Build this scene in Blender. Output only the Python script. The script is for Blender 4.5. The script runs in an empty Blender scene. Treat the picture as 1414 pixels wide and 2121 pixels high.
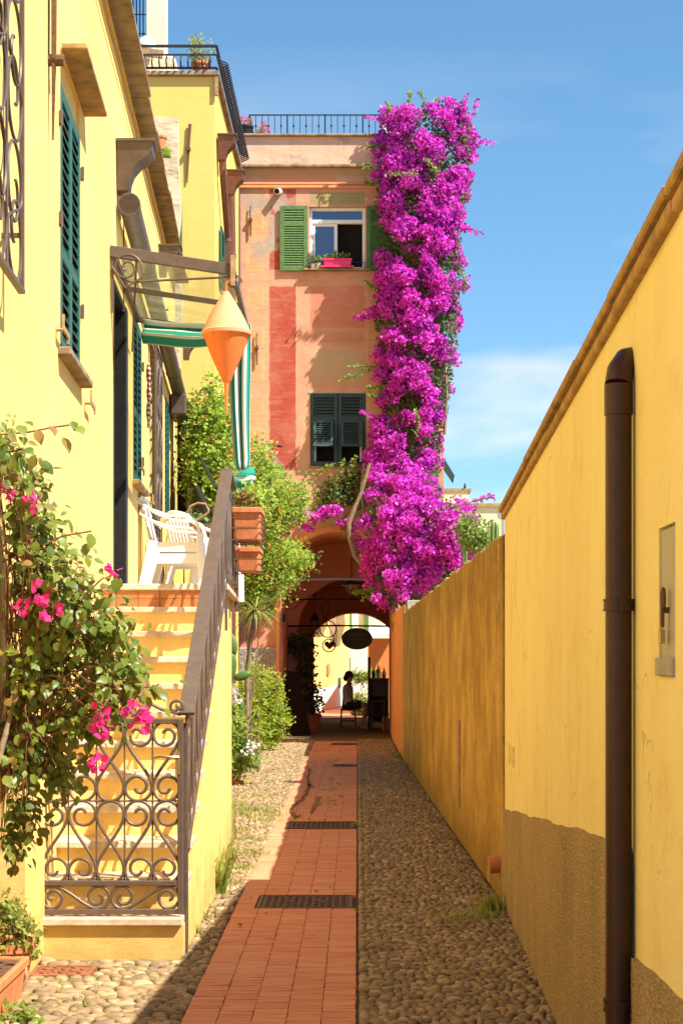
import bpy, bmesh, math, random
import numpy as np
from mathutils import Vector, Matrix
V = Vector; R = math.radians
rnd = random.Random(7); nrng = np.random.default_rng(7)
SC = bpy.context.scene
COL = SC.collection
# ------------------------------------------------------------------ camera, sky, sun, exposure
cam_d = bpy.data.cameras.new('camera'); cam = bpy.data.objects.new('camera', cam_d); COL.objects.link(cam)
cam.location = (0, 0, 1.6); cam.rotation_euler = (R(90), 0, 0)
cam_d.sensor_width = 36; cam_d.sensor_fit = 'AUTO'; cam_d.lens = 3500 / 2121 * 36
cam_d.shift_x = -0.01556; cam_d.shift_y = 0.1365
cam_d.clip_start = 0.05; cam_d.clip_end = 3000
SC.camera = cam
SUN = V((0.66, -0.42, 1.0)).normalized()
w = bpy.data.worlds.new('World'); SC.world = w; w.use_nodes = True
wt = w.node_tree; wt.nodes.clear()
def wn(t, **kw):
    n = wt.nodes.new('ShaderNode' + t)
    for k, v in kw.items(): setattr(n, k, v)
    return n
sky = wn('TexSky', sky_type='NISHITA', sun_disc=False)
sky.sun_elevation = math.asin(SUN.z); sky.sun_rotation = math.atan2(SUN.x, SUN.y)
sky.air_density = 1.0; sky.dust_density = 0.6; sky.ozone_density = 2.2; sky.altitude = 600
vs_ = wn('VectorMath', operation='ADD'); vs_.inputs[1].default_value = (0, 0, .06); vn_ = wn('VectorMath', operation='NORMALIZE')
tc = wn('TexCoord'); mp = wn('Mapping'); mp.inputs['Scale'].default_value = (1.0, 1.0, 3.0)
nz = wn('TexNoise'); nz.inputs['Scale'].default_value = 5.2; nz.inputs['Detail'].default_value = 6; nz.inputs['Roughness'].default_value = 0.5
mp.inputs['Location'].default_value = (5.1, 2.2, 1.3)
rp = wn('ValToRGB'); rp.color_ramp.elements[0].position = 0.45; rp.color_ramp.elements[1].position = 0.63
sx = wn('SeparateXYZ'); el = wn('MapRange'); el.inputs[1].default_value = 0.34; el.inputs[2].default_value = 0.10
mu = wn('Math', operation='MULTIPLY'); mu2 = wn('Math', operation='MULTIPLY'); mu2.inputs[1].default_value = 0.85
hs = wn('HueSaturation'); hs.inputs['Hue'].default_value = .488; hs.inputs['Saturation'].default_value = 1.16
mx = wn('Mix', data_type='RGBA'); bg = wn('Background'); wo = wn('OutputWorld')
mx.inputs[7].default_value = (5.2, 5.3, 5.7, 1); bg.inputs['Strength'].default_value = 0.094
L = wt.links.new
L(tc.outputs['Generated'], vs_.inputs[0]); L(vs_.outputs[0], vn_.inputs[0]); L(vn_.outputs[0], sky.inputs[0])
L(tc.outputs['Generated'], mp.inputs['Vector']); L(mp.outputs[0], nz.inputs['Vector']); L(nz.outputs['Fac'], rp.inputs[0])
L(tc.outputs['Generated'], sx.inputs[0]); L(sx.outputs['Z'], el.inputs[0]); L(rp.outputs[0], mu.inputs[0]); L(el.outputs[0], mu.inputs[1])
L(mu.outputs[0], mu2.inputs[0]); L(mu2.outputs[0], mx.inputs[0]); L(sky.outputs[0], hs.inputs['Color']); L(hs.outputs[0], mx.inputs[6]); L(mx.outputs[2], bg.inputs[0]); L(bg.outputs[0], wo.inputs[0])
sd = bpy.data.lights.new('sun', 'SUN'); sun = bpy.data.objects.new('sun', sd); COL.objects.link(sun)
sd.energy = 5.0; sd.angle = R(0.5); sd.color = (1.0, 0.93, 0.80)
sun.rotation_euler = SUN.to_track_quat('Z', 'Y').to_euler(); sun.location = (20, -10, 40)
SC.view_settings.view_transform = 'Standard'; SC.view_settings.look = 'None'; SC.view_settings.gamma = 1.0
SC.view_settings.exposure = 1.18
SC.cycles.use_denoising = True; SC.cycles.max_bounces = 10; SC.cycles.diffuse_bounces = 6; SC.cycles.transparent_max_bounces = 12
SC.cycles.sample_clamp_indirect = 8.0

# ------------------------------------------------------------------ helpers
S = 3500.0
def P(px, py, Y): return V(((px - 740) * Y / S, Y, 1.6 + (1350 - py) * Y / S))   # a spot of the view at a known distance
WP = {}
def place(o, parent, loc):
    loc = V(loc); COL.objects.link(o)
    if parent is not None:
        o.parent = parent; o.location = loc - WP[parent.name]
    else: o.location = loc
    WP[o.name] = loc
    return o
def tag(o, label=None, cat=None, group=None, kind=None):
    if label: o['label'] = label
    if cat: o['category'] = cat
    if group: o['group'] = group
    if kind: o['kind'] = kind
    return o
def thing(name, label, cat, loc, group=None):
    o = bpy.data.objects.new(name, None); o.empty_display_size = 0.2
    place(o, None, loc); return tag(o, label, cat, group)
def rep(o, off, name=None):                      # a linked copy of one part under the same parent
    c = bpy.data.objects.new(name or o.name.split('.')[0], o.data)
    c.rotation_euler = o.rotation_euler; c.scale = o.scale
    return place(c, o.parent, WP[o.name] + V(off))
def kids(o): return [c for c in bpy.data.objects if c.parent == o]
def copy_tree(o, off, parent=None):
    c = o.copy()
    loc = WP[o.name] + V(off); COL.objects.link(c)
    c.parent = parent if parent else None
    WP[c.name] = loc
    c.location = loc - WP[parent.name] if parent else loc
    for k in kids(o): copy_tree(k, off, c)
    return c
class MB:
    def __init__(s): s.v = []; s.f = []
    def add(s, vs, fs):
        n = len(s.v); s.v += [tuple(p) for p in vs]; s.f += [tuple(i + n for i in f) for f in fs]; return s
    def hexa(s, p): return s.add(p, [(0,3,2,1),(4,5,6,7),(0,1,5,4),(1,2,6,5),(2,3,7,6),(3,0,4,7)])
    def box(s, x0, x1, y0, y1, z0, z1):
        return s.hexa([(x0,y0,z0),(x1,y0,z0),(x1,y1,z0),(x0,y1,z0),(x0,y0,z1),(x1,y0,z1),(x1,y1,z1),(x0,y1,z1)])
    def bar(s, p0, p1, w, h, up=(0,0,1)):
        p0, p1 = V(p0), V(p1); d = (p1-p0).normalized(); up = V(up)
        if abs(d.dot(up)) > .98: up = V((0,1,0))
        a = d.cross(up).normalized()*w/2; b = a.cross(d).normalized()*h/2
        return s.hexa([p0-a-b,p0+a-b,p1+a-b,p1-a-b,p0-a+b,p0+a+b,p1+a+b,p1-a+b])
    def tube(s, pts, r, n=8, closed=False):
        pts = [V(p) for p in pts]; m = len(pts); rs = r if isinstance(r,(list,tuple)) else [r]*m
        t0 = (pts[1]-pts[0]).normalized(); a = t0.orthogonal().normalized(); vs = []
        for i, p in enumerate(pts):
            t = ((pts[(i+1)%m] if (closed or i<m-1) else p)-(pts[i-1] if (closed or i>0) else p)).normalized()
            a = (a - t*a.dot(t))
            if a.length < 1e-6: a = t.orthogonal()
            a.normalize(); b = t.cross(a)
            for k in range(n):
                th = 2*math.pi*k/n; vs.append(p+(a*math.cos(th)+b*math.sin(th))*rs[i])
        fs = []
        for i in range(m if closed else m-1):
            j = (i+1)%m
            for k in range(n): fs.append((i*n+k, i*n+(k+1)%n, j*n+(k+1)%n, j*n+k))
        if not closed: fs += [tuple(reversed(range(n))), tuple(range((m-1)*n, m*n))]
        return s.add(vs, fs)
    def lathe(s, prof, c, n=16, axis=2, squash=(1,1)):
        c = V(c); vs = []; fs = []; m = len(prof)
        for r, h in prof:
            for k in range(n):
                th = 2*math.pi*k/n; x = r*math.cos(th)*squash[0]; y = r*math.sin(th)*squash[1]
                vs.append(c + (V((x,y,h)) if axis==2 else V((x,h,y)) if axis==1 else V((h,x,y))))
        for i in range(m-1):
            for k in range(n): fs.append((i*n+k, i*n+(k+1)%n, (i+1)*n+(k+1)%n, (i+1)*n+k))
        fs += [tuple(reversed(range(n))), tuple(range((m-1)*n, m*n))]
        return s.add(vs, fs)
    def ell(s, c, r, n=10, m=6):
        c = V(c); prof = []; vs = [c+V((0,0,-r[2]))]; fs = []
        for i in range(1, m):
            ph = -math.pi/2+math.pi*i/m
            for k in range(n):
                th = 2*math.pi*k/n; vs.append(c+V((r[0]*math.cos(ph)*math.cos(th), r[1]*math.cos(ph)*math.sin(th), r[2]*math.sin(ph))))
        vs.append(c+V((0,0,r[2]))); top = len(vs)-1
        for k in range(n): fs.append((0, 1+(k+1)%n, 1+k)); fs.append((top, 1+(m-2)*n+k, 1+(m-2)*n+(k+1)%n))
        for i in range(m-2):
            for k in range(n): fs.append((1+i*n+k, 1+i*n+(k+1)%n, 1+(i+1)*n+(k+1)%n, 1+(i+1)*n+k))
        return s.add(vs, fs)
    def grid(s, fn, nu, nv):
        vs = [fn(i/nu, j/nv) for j in range(nv+1) for i in range(nu+1)]
        return s.add(vs, [(j*(nu+1)+i, j*(nu+1)+i+1, (j+1)*(nu+1)+i+1, (j+1)*(nu+1)+i) for j in range(nv) for i in range(nu)])
    def prism(s, poly, fn0, fn1):                 # poly 2-D, two maps into space
        n = len(poly); vs = [fn0(*p) for p in poly]+[fn1(*p) for p in poly]
        return s.add(vs, [tuple(range(n)), tuple(reversed(range(n, 2*n)))]+[(i, i+n, (i+1)%n+n, (i+1)%n) for i in range(n)])
    def build(s, name, mat, parent=None, smooth=False, bev=0, solid=0, angle=40, seg=1):
        a = np.array(s.v); c = V((a.min(0)+a.max(0))/2)
        if parent is None: c.z = a[:,2].min()
        me = bpy.data.meshes.new(name); me.from_pydata([tuple(V(p)-c) for p in s.v], [], s.f)
        bm = bmesh.new(); bm.from_mesh(me); bmesh.ops.recalc_face_normals(bm, faces=bm.faces)
        if bev: bmesh.ops.bevel(bm, geom=bm.edges[:], offset=bev, segments=seg, affect='EDGES', profile=.5, clamp_overlap=True)
        bm.to_mesh(me); bm.free()
        if smooth:
            me.polygons.foreach_set('use_smooth', [True]*len(me.polygons))
            me.set_sharp_from_angle(angle=R(angle))
        me.materials.append(MAT[mat] if isinstance(mat, str) else mat)
        o = bpy.data.objects.new(name, me); place(o, parent, c)
        if solid:
            md = o.modifiers.new('thick', 'SOLIDIFY'); md.thickness = solid; md.offset = 0
        return o

# ------------------------------------------------------------------ materials
MAT = {}
class G:
    def __init__(s, name, rough=.8, spec=.3):
        s.m = bpy.data.materials.new(name); s.m.use_nodes = True; s.nt = s.m.node_tree; s.nt.nodes.clear(); MAT[name] = s.m
        s.out = s.nt.nodes.new('ShaderNodeOutputMaterial'); s.b = s.n('BsdfPrincipled', {'Roughness': rough, 'Specular IOR Level': spec})
        s.nt.links.new(s.b.outputs[0], s.out.inputs[0])
    def n(s, t, inp={}, **pr):
        x = s.nt.nodes.new('ShaderNode'+t)
        for k, v in pr.items(): setattr(x, k, v)
        for k, v in inp.items(): s.set(x.inputs[k], v)
        return x
    def set(s, sock, v):
        if isinstance(v, bpy.types.NodeSocket): s.nt.links.new(v, sock)
        elif isinstance(v, (tuple, list)) and len(v) == 3 and sock.type == 'RGBA': sock.default_value = (*v, 1)
        else: sock.default_value = v
    def pos(s):
        if not hasattr(s, '_p'): s._p = s.n('NewGeometry').outputs['Position']
        return s._p
    def math(s, op, a, b=0., c=0., clamp=False): return s.n('Math', {0: a, 1: b, 2: c}, operation=op, use_clamp=clamp).outputs[0]
    def mul(s, vec, k): return s.n('VectorMath', {0: vec, 1: k}, operation='MULTIPLY').outputs[0]
    def noise(s, scale, detail=4, vec=None, rough=.55, k=None, dist=0.):
        vec = vec or s.pos()
        if k: vec = s.mul(vec, k)
        return s.n('TexNoise', {'Vector': vec, 'Scale': scale, 'Detail': detail, 'Roughness': rough, 'Distortion': dist}).outputs['Fac']
    def rng(s, f, a, b, c=0., d=1.): return s.n('MapRange', {0: f, 1: a, 2: b, 3: c, 4: d}).outputs[0]
    def mix(s, f, a, b, blend='MIX'): return s.n('Mix', {0: f, 6: a, 7: b}, data_type='RGBA', blend_type=blend).outputs[2]
    def bump(s, h, st=.3, d=.01):
        s.set(s.b.inputs['Normal'], s.n('Bump', {'Height': h, 'Strength': st, 'Distance': d}).outputs[0]); return s
    def col(s, c): s.set(s.b.inputs['Base Color'], c); return s
    def rnd(s):
        a = s.n('ObjectInfo').outputs['Random']; b = s.n('NewGeometry').outputs['Random Per Island']
        return s.math('FRACT', s.math('ADD', a, b))
def plaster(name, c1, c2, c3=None, streak=.5, bump=.25, grain=90, k=(5,5,.3), lo=.38, hi=.66, rough=.9, patch=.0, damp=0., crack=0.):
    g = G(name, rough, .15)
    big = g.noise(.9, 5); st = g.noise(1.6, 6, k=k, rough=.6); fine = g.noise(grain, 3)
    f = g.math('ADD', g.math('MULTIPLY', big, 1-streak), g.math('MULTIPLY', st, streak))
    c = g.mix(g.rng(f, lo, hi), c1, c2)
    c = g.mix(g.math('MULTIPLY', g.rng(fine, .35, .7), .22), c, tuple(x*.72 for x in c1))
    if c3:
        pt = g.noise(2.3, 8, rough=.65)
        c = g.mix(g.math('MULTIPLY', g.rng(pt, .54, .66), patch), c, c3)
    if crack:
        c = g.mix(g.math('MULTIPLY', g.rng(g.noise(1., 8, k=(4,4,.35), rough=.7), .55, .72), .24), c, tuple(x*.66 for x in c2)); c = g.mix(g.math('MULTIPLY', g.rng(g.noise(.55, 6, rough=.6), .5, .64), .22), c, tuple(min(1, x*1.15+.04) for x in c1))
    if damp:
        z = g.n('SeparateXYZ', {0: g.pos()}).outputs[2]; zz = g.math('ADD', z, g.math('MULTIPLY', g.math('SUBTRACT', g.noise(3.5, 6), .5), .9))
        c = g.mix(g.math('MULTIPLY', g.rng(zz, .42, -.05), damp), c, tuple(x*.42 for x in c2))
    if crack:
        dv = g.n('VectorMath', {0: g.pos(), 1: g.n('VectorMath', {0: g.n('TexNoise', {'Vector': g.pos(), 'Scale': 4., 'Detail': 5.}).outputs['Color'], 1: (.35,.35,.35)}, operation='MULTIPLY').outputs[0]}, operation='ADD').outputs[0]
        vc = g.n('TexVoronoi', {'Vector': dv, 'Scale': 1.1}, feature='DISTANCE_TO_EDGE').outputs['Distance']
        ck = g.math('MULTIPLY', g.rng(vc, .006, .001), g.rng(g.noise(1.3, 3), .5, .6)); c = g.mix(g.math('MULTIPLY', ck, crack), c, tuple(x*.35 for x in c2))
    g.col(c).bump(g.math('ADD', g.math('MULTIPLY', fine, .5), g.math('ADD', g.math('MULTIPLY', g.noise(7, 4), 1.2), g.math('MULTIPLY', g.noise(2.2, 3, k=(1,1,1.8)), 3.5))), bump, .012); return g
def simple(name, c, rough=.6, spec=.3, var=.25, scale=25, metal=0., bump=.08, c2=None, isl=False):
    g = G(name, rough, spec); n = g.noise(scale, 5)
    c2 = c2 or tuple(x*(1-var) for x in c)
    cc = g.mix(g.rng(n, .35, .7), c, c2)
    if isl: cc = g.mix(g.math('MULTIPLY', g.rnd(), .45), cc, tuple(x*.55 for x in c))
    g.col(cc).bump(n, bump, .01); g.set(g.b.inputs['Metallic'], metal); return g
def leafmat(name, ca, cb, cc=None, trans=.35, rough=.5, spec=.35):
    g = G(name, rough, spec); r = g.rnd()
    c = g.mix(r, ca, cb)
    if cc: c = g.mix(g.rng(g.math('FRACT', g.math('MULTIPLY', r, 7.31)), .72, .95), c, cc)
    if name == 'bract':
        c = g.mix(g.rng(g.math('FRACT', g.math('MULTIPLY', r, 13.7)), .93, .98), c, (.82,.26,.68)); c = g.mix(g.math('MULTIPLY', g.rng(g.noise(1.4, 4), .42, .62), .3), c, (.78,.03,.45)); c = g.mix(g.math('MULTIPLY', g.rng(g.noise(2.3, 4, k=(1.3,1.3,1.1)), .5, .66), .6), c, (.36,.01,.40))
    g.col(c)
    t = g.n('BsdfTranslucent', {'Color': g.mix(.35, c, (1, 1, .4) if ca[1] > ca[0] else (1, .3, 1))})
    m = g.n('MixShader', {0: trans, 1: g.b.outputs[0], 2: t.outputs[0]}); g.nt.links.new(m.outputs[0], g.out.inputs[0]); return g
YEL = (.78, .52, .13)
plaster('plaster_yellow', (.82,.585,.205), (.77,.52,.16), (.74,.50,.17), streak=.55, bump=.3, patch=.4, damp=.55, crack=.35)
plaster('plaster_amber', (.76,.46,.075), (.68,.39,.055), streak=.5, bump=.2)
plaster('plaster_right', (.86,.745,.37), (.81,.665,.295), (.72,.55,.21), streak=.6, bump=.4, k=(3,3,.22), patch=.6, crack=.5)
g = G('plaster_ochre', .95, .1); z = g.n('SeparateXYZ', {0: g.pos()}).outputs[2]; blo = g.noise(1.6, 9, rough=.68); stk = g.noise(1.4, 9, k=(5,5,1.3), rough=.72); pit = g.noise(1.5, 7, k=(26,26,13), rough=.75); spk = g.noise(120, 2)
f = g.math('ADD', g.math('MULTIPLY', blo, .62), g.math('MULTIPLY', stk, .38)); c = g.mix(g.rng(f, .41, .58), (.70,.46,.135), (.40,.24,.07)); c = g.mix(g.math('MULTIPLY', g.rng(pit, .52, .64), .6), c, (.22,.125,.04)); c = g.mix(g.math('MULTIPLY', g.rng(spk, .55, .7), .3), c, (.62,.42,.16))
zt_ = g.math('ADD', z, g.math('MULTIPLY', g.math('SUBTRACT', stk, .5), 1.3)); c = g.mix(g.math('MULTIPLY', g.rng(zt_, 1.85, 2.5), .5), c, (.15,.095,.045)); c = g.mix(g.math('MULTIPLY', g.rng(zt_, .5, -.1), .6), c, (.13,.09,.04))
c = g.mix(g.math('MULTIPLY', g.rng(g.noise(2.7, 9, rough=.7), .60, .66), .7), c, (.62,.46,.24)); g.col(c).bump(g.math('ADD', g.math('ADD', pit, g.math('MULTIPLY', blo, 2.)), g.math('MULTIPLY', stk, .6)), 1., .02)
plaster('plaster_salmon', (.70,.30,.14), (.62,.25,.12), (.56,.30,.2), streak=.4, bump=.25, patch=.4)
plaster('plaster_bone', (.68,.62,.47), (.60,.53,.38), streak=.5, bump=.2, crack=.6)
plaster('plaster_terrace', (.80,.55,.16), (.75,.49,.125), streak=.4, bump=.12)
plaster('plaster_white', (.80,.77,.68), (.70,.66,.55), streak=.5, bump=.2)
plaster('plaster_cream', (.78,.70,.42), (.72,.62,.33), streak=.5, bump=.2)
plaster('plaster_old', (.74,.60,.40), (.55,.42,.27), (.42,.33,.23), streak=.15, bump=1.0, grain=40, patch=.7)
plaster('plaster_vault', (.80,.42,.26), (.72,.35,.20), (.58,.30,.2), streak=.3, bump=.3, patch=.4)
plaster('plaster_orange', (.68,.25,.075), (.60,.20,.06), streak=.3, bump=.2)
# roughcast plinth of the right-hand house
g = G('roughcast', .95, .1); f1 = g.noise(70, 2); st = g.noise(1.3, 7, k=(1.6,1.6,.7), rough=.65); vo = g.n('TexVoronoi', {'Vector': g.pos(), 'Scale': 95.}).outputs['Distance']
c = g.mix(g.rng(st, .38, .66), (.66,.48,.235), (.42,.315,.185)); c = g.mix(g.math('MULTIPLY', g.rng(vo, .15, .55), .65), c, (.22,.155,.09))
c = g.mix(g.math('MULTIPLY', g.rng(f1, .58, .7), .6), c, (.76,.62,.40)); g.col(c).bump(g.math('ADD', f1, vo), .8, .012)
g = G('roughcast_grey', .95, .1); f1 = g.noise(26, 4); g.col(g.mix(g.rng(f1, .35, .65), (.42,.37,.31), (.26,.22,.19))).bump(f1, 1., .03)
simple('iron', (.10,.07,.056), .5, .4, .3, 18, .2, .1, c2=(.135,.092,.066))
simple('iron_black', (.022,.022,.024), .5, .4, .3, 40, .2)
simple('iron_rust', (.17,.09,.05), .8, .2, .4, 50, .1, .3)
simple('shutter_green', (.022,.115,.085), .5, .4, .3, 30)
simple('shutter_olive', (.105,.20,.06), .65, .3, .35, 22, c2=(.06,.13,.045))
simple('shutter_dark', (.03,.06,.062), .55, .35, .3, 30)
simple('door_black', (.022,.019,.019), .55, .35, .5, 14, 0, .3)
simple('copper_brown', (.20,.085,.06), .45, .4, .3, 18, .3)
simple('zinc_brown', (.10,.066,.045), .45, .45, .4, 9, .25, .1, c2=(.14,.10,.075))
simple('pipe_brown', (.046,.015,.008), .42, .45, .35, 20, .1, .05)
simple('slate', (.36,.255,.15), .9, .2, .55, 6, 0, .7, c2=(.155,.11,.075))
simple('slate_warm', (.46,.29,.115), .9, .2, .5, 9, 0, .7, c2=(.24,.15,.07))
simple('marble', (.66,.55,.41), .6, .25, .22, 14, 0, .25, c2=(.46,.33,.21))
simple('terracotta', (.62,.22,.09), .75, .25, .3, 14, 0, .15)
simple('terracotta_tile', (.56,.20,.06), .5, .4, .3, 10, 0, .1, isl=True)
simple('plastic_white', (.80,.76,.70), .35, .5, .06, 5, 0, 0)
simple('paint_white', (.80,.78,.75), .4, .4, .1, 9, 0, 0)
simple('pink_plastic', (.72,.035,.16), .4, .4, .1, 9, 0, 0)
simple('wood_tan', (.42,.27,.14), .8, .2, .4, 18)
simple('wood_dark', (.055,.03,.018), .5, .4, .4, 18)
simple('bark', (.30,.215,.14), .9, .1, .5, 24, 0, .8)
simple('twig', (.23,.105,.055), .85, .1, .4, 30)
simple('mortar', (.23,.165,.095), .95, .1, .5, 30, 0, .9, c2=(.12,.085,.045))
simple('mortar_dark', (.17,.085,.05), .95, .1, .5, 30, 0, .5)
simple('cast_iron', (.15,.085,.07), .65, .4, .4, 30, .3, .2)
simple('cast_rust', (.30,.115,.055), .75, .3, .4, 18, .1, .4)
simple('skin', (.50,.27,.17), .55, .3, .1, 20, 0, 0)
simple('cloth_white', (.75,.73,.72), .85, .1, .1, 20, 0, .1)
simple('cloth_dark', (.045,.042,.05), .85, .1, .2, 20, 0, .1)
simple('hair_brown', (.05,.03,.018), .6, .3, .4, 60, 0, .3)
simple('unlit_black', (.018,.015,.013), .9, .1, .3, 3, 0, 0)  # near-black colour stands in for the shade of unlit hollows
simple('rope_yellow', (.62,.36,.06), .7, .2, .2, 30)
simple('cable_blue', (.16,.24,.42), .5, .3, .1, 9)
simple('concrete', (.46,.41,.34), .9, .15, .35, 12, 0, .5)
simple('grey_paint', (.38,.35,.27), .5, .4, .15, 8, 0, 0)
simple('buoy_sunlit', (.80,.34,.175), .8, .2, .12, 6, 0, .05)  # paler orange of the upper cone, sunlight put into its colour
simple('buoy_shaded', (.78,.21,.055), .8, .2, .12, 6, 0, .05)  # deeper orange of the lower cone, its shade put into the colour
simple('bird_grey', (.05,.05,.06), .7, .2, .2, 20)
simple('chrome', (.5,.5,.5), .25, .5, .1, 9, .9, 0)
simple('brass', (.55,.40,.16), .35, .5, .2, 15, .9, 0)
simple('sign_board', (.045,.052,.04), .6, .3, .3, 12)
simple('chalk', (.30,.32,.24), .8, .1, .1, 12, 0, 0)
g = G('cobble', .62, .35); r = g.rnd(); n = g.noise(35, 4)
c = g.mix(r, (.31,.21,.10), (.155,.11,.06)); c = g.mix(g.rng(g.math('FRACT', g.math('MULTIPLY', r, 5.7)), .6, 1.), c, (.44,.315,.17)); c = g.mix(g.math('MULTIPLY', g.rng(n, .4, .7), .35), c, (.12,.085,.055))
g.col(c).bump(n, .3, .01)
g = G('brick', .72, .3); r = g.rnd(); n = g.noise(14, 5, k=(1,4,1)); n2 = g.noise(1.1, 4)
c = g.mix(r, (.64,.265,.14), (.56,.21,.105)); c = g.mix(g.rng(g.math('FRACT', g.math('MULTIPLY', r, 3.7)), .75, 1.), c, (.66,.30,.16)); c = g.mix(g.math('MULTIPLY', g.rng(n, .45, .75), .4), c, (.40,.14,.07))
c = g.mix(g.math('MULTIPLY', g.rng(n2, .45, .65), .3), c, (.62,.31,.20)); g.col(c).bump(n, .25, .008)
leafmat('bract', (.62,.014,.49), (.78,.08,.66), (.28,.005,.25), .2, .6, .2)  # third tone darker, depth and purple shadow put into bract colour
leafmat('bract_pink', (.85,.02,.16), (.80,.05,.34), None, .4, .6, .2)
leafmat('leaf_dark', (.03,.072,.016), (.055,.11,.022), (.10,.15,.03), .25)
leafmat('leaf_bougainvillea', (.07,.13,.018), (.19,.25,.03), (.26,.14,.04), .38, .4, .4)
leafmat('leaf_lime', (.24,.40,.022), (.38,.48,.04), (.13,.26,.02), .5)
leafmat('leaf_mid', (.11,.23,.022), (.18,.29,.035), (.25,.28,.035), .4)
leafmat('leaf_yellowish', (.22,.28,.05), (.33,.34,.08), (.10,.17,.03), .4)
leafmat('aloe', (.16,.24,.05), (.24,.27,.06), (.32,.14,.04), .2)
leafmat('succulent', (.08,.16,.04), (.13,.21,.055), None, .15)
leafmat('lantana_flower', (.80,.20,.015), (.85,.38,.02), (.75,.06,.02), .3)
leafmat('petal_white', (.8,.8,.74), (.75,.74,.68), None, .3)
leafmat('grass', (.16,.25,.035), (.27,.32,.06), (.38,.33,.12), .4)
# glass
def glassmat(name, tint, mixf, rough=.03):
    g = G(name, .1); t = g.n('BsdfTransparent', {'Color': tint}); gl = g.n('BsdfGlossy', {'Color': (.9,.95,1.), 'Roughness': rough})
    d = g.n('BsdfDiffuse', {'Color': tint}); a = g.n('MixShader', {0: .12, 1: t.outputs[0], 2: d.outputs[0]})
    m = g.n('MixShader', {0: mixf, 1: a.outputs[0], 2: gl.outputs[0]}); g.nt.links.new(m.outputs[0], g.out.inputs[0])
glassmat('canopy_glass', (.94,.96,.86), .08, .08); glassmat('drinking_glass', (.95,.97,.97), .2)
g = G('window_pane', .04, .8); g.col((.05,.11,.22)); g.set(g.b.inputs['Metallic'], .35)
# striped awning cloth
def stripemat(name, axis):
    g = G(name, .85, .1); sp = g.n('SeparateXYZ', {0: g.n('TexCoord').outputs['UV']}).outputs[axis]
    w_ = g.math('FRACT', sp)
    c = g.mix(g.math('GREATER_THAN', w_, .5), (.78,.76,.70), (.04,.34,.26))
    t = g.n('BsdfTranslucent', {'Color': c}); g.col(c); m = g.n('MixShader', {0: .3, 1: g.b.outputs[0], 2: t.outputs[0]}); g.nt.links.new(m.outputs[0], g.out.inputs[0])
stripemat('awning_stripe', 0)
g = G('fish_stripe', .8, .1); wv = g.n('SeparateXYZ', {0: g.pos()}).outputs[2]
g.col(g.mix(g.math('GREATER_THAN', g.math('FRACT', g.math('MULTIPLY', wv, 22.)), .5), (.72,.66,.55), (.55,.06,.05)))
# frescoed facade of the arched house: flat paint, laid out in metres on the wall
FY = 31.0
def fx(px): return (px-740)*FY/S
def fz(py): return 1.6+(1350-py)*FY/S
g = G('fresco', .9, .12); pos = g.pos(); wob = g.noise(6, 4); wob2 = g.noise(2.2, 6, rough=.62); st = g.noise(1.4, 6, k=(1,1,4.), rough=.65); fine = g.noise(45, 4)
sp = g.n('SeparateXYZ', {0: pos}); X = g.math('ADD', sp.outputs[0], g.math('MULTIPLY', g.math('SUBTRACT', wob, .5), .05)); Z = g.math('ADD', sp.outputs[2], g.math('MULTIPLY', g.math('SUBTRACT', wob, .5), .05))
def rect(x0, x1, y0, y1, soft=.02):
    a = g.math('MINIMUM', g.math('SUBTRACT', X, fx(x0)), g.math('SUBTRACT', fx(x1), X)); b = g.math('MINIMUM', g.math('SUBTRACT', Z, fz(y1)), g.math('SUBTRACT', fz(y0), Z))
    return g.rng(g.math('MINIMUM', a, b), 0., soft)
c = g.mix(g.rng(st, .35, .7), (.72,.41,.285), (.64,.32,.215))
def lay(c, f, colr, k=1., wear=True):
    f = g.math('MULTIPLY', f, k)
    if wear: f = g.math('MULTIPLY', f, g.rng(wob2, .66, .46, .35, 1.))
    return g.mix(f, c, colr)
c = lay(c, rect(490, 800, 348, 372, .1), (.50,.34,.16), .9); c = lay(c, rect(540, 700, 356, 384, .2), (.72,.22,.05), .9)
c = lay(c, rect(500, 556, 392, 960), (.76,.46,.26), .8)
for a, b in ((390, 560), (592, 975)): c = g.mix(g.math('MULTIPLY', rect(557, 615, a, b, .02), g.rng(wob2, .70, .45, .72, 1.)), c, (.44,.085,.065))
c = lay(c, rect(560, 612, 600, 965, .3), (.36,.05,.04), .45)
c = lay(c, rect(640, 757, 590, 682, .04), (.64,.22,.15), .85); c = lay(c, rect(640, 757, 682, 716, .08), (.50,.24,.12), .6)
c = lay(c, rect(640, 757, 718, 800, .1), (.52,.45,.26), .85); c = lay(c, rect(636, 770, 800, 975, .12), (.72,.55,.33), .75); c = lay(c, rect(618, 645, 815, 985, .12), (.70,.50,.29), .6)
c = lay(c, rect(640, 756, 396, 426), (.40,.37,.16), .95, False)
for a in (648, 704):
    for y in (401, 408, 415): c = lay(c, rect(a, a+42, y, y+2.4, .012), (.24,.21,.08), .9, False)
for y in (437, 517, 596, 676, 745, 815, 885):
    c = lay(c, rect(510, 548, y, y+48, .02), (.80,.52,.27), .8); c = lay(c, rect(515, 543, y+6, y+43, .015), (.72,.40,.19), .9)
    c = lay(c, rect(502, 556, y-14, y-11, .012), (.52,.25,.12), .6); c = lay(c, rect(510, 548, y+44, y+48, .01), (.52,.25,.12), .55)
for y in (384, 580, 702, 714): c = lay(c, rect(502, 775, y, y+2.5, .014), (.50,.23,.11), .55)
c = lay(c, rect(612, 616, 390, 965, .012), (.80,.50,.28), .7); c = lay(c, rect(756, 762, 590, 960, .02), (.80,.48,.25), .6)
grey = g.math('MULTIPLY', rect(490, 620, 385, 560, .3), g.rng(wob2, .47, .53)); c = g.mix(grey, c, (.45,.39,.32))
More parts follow.
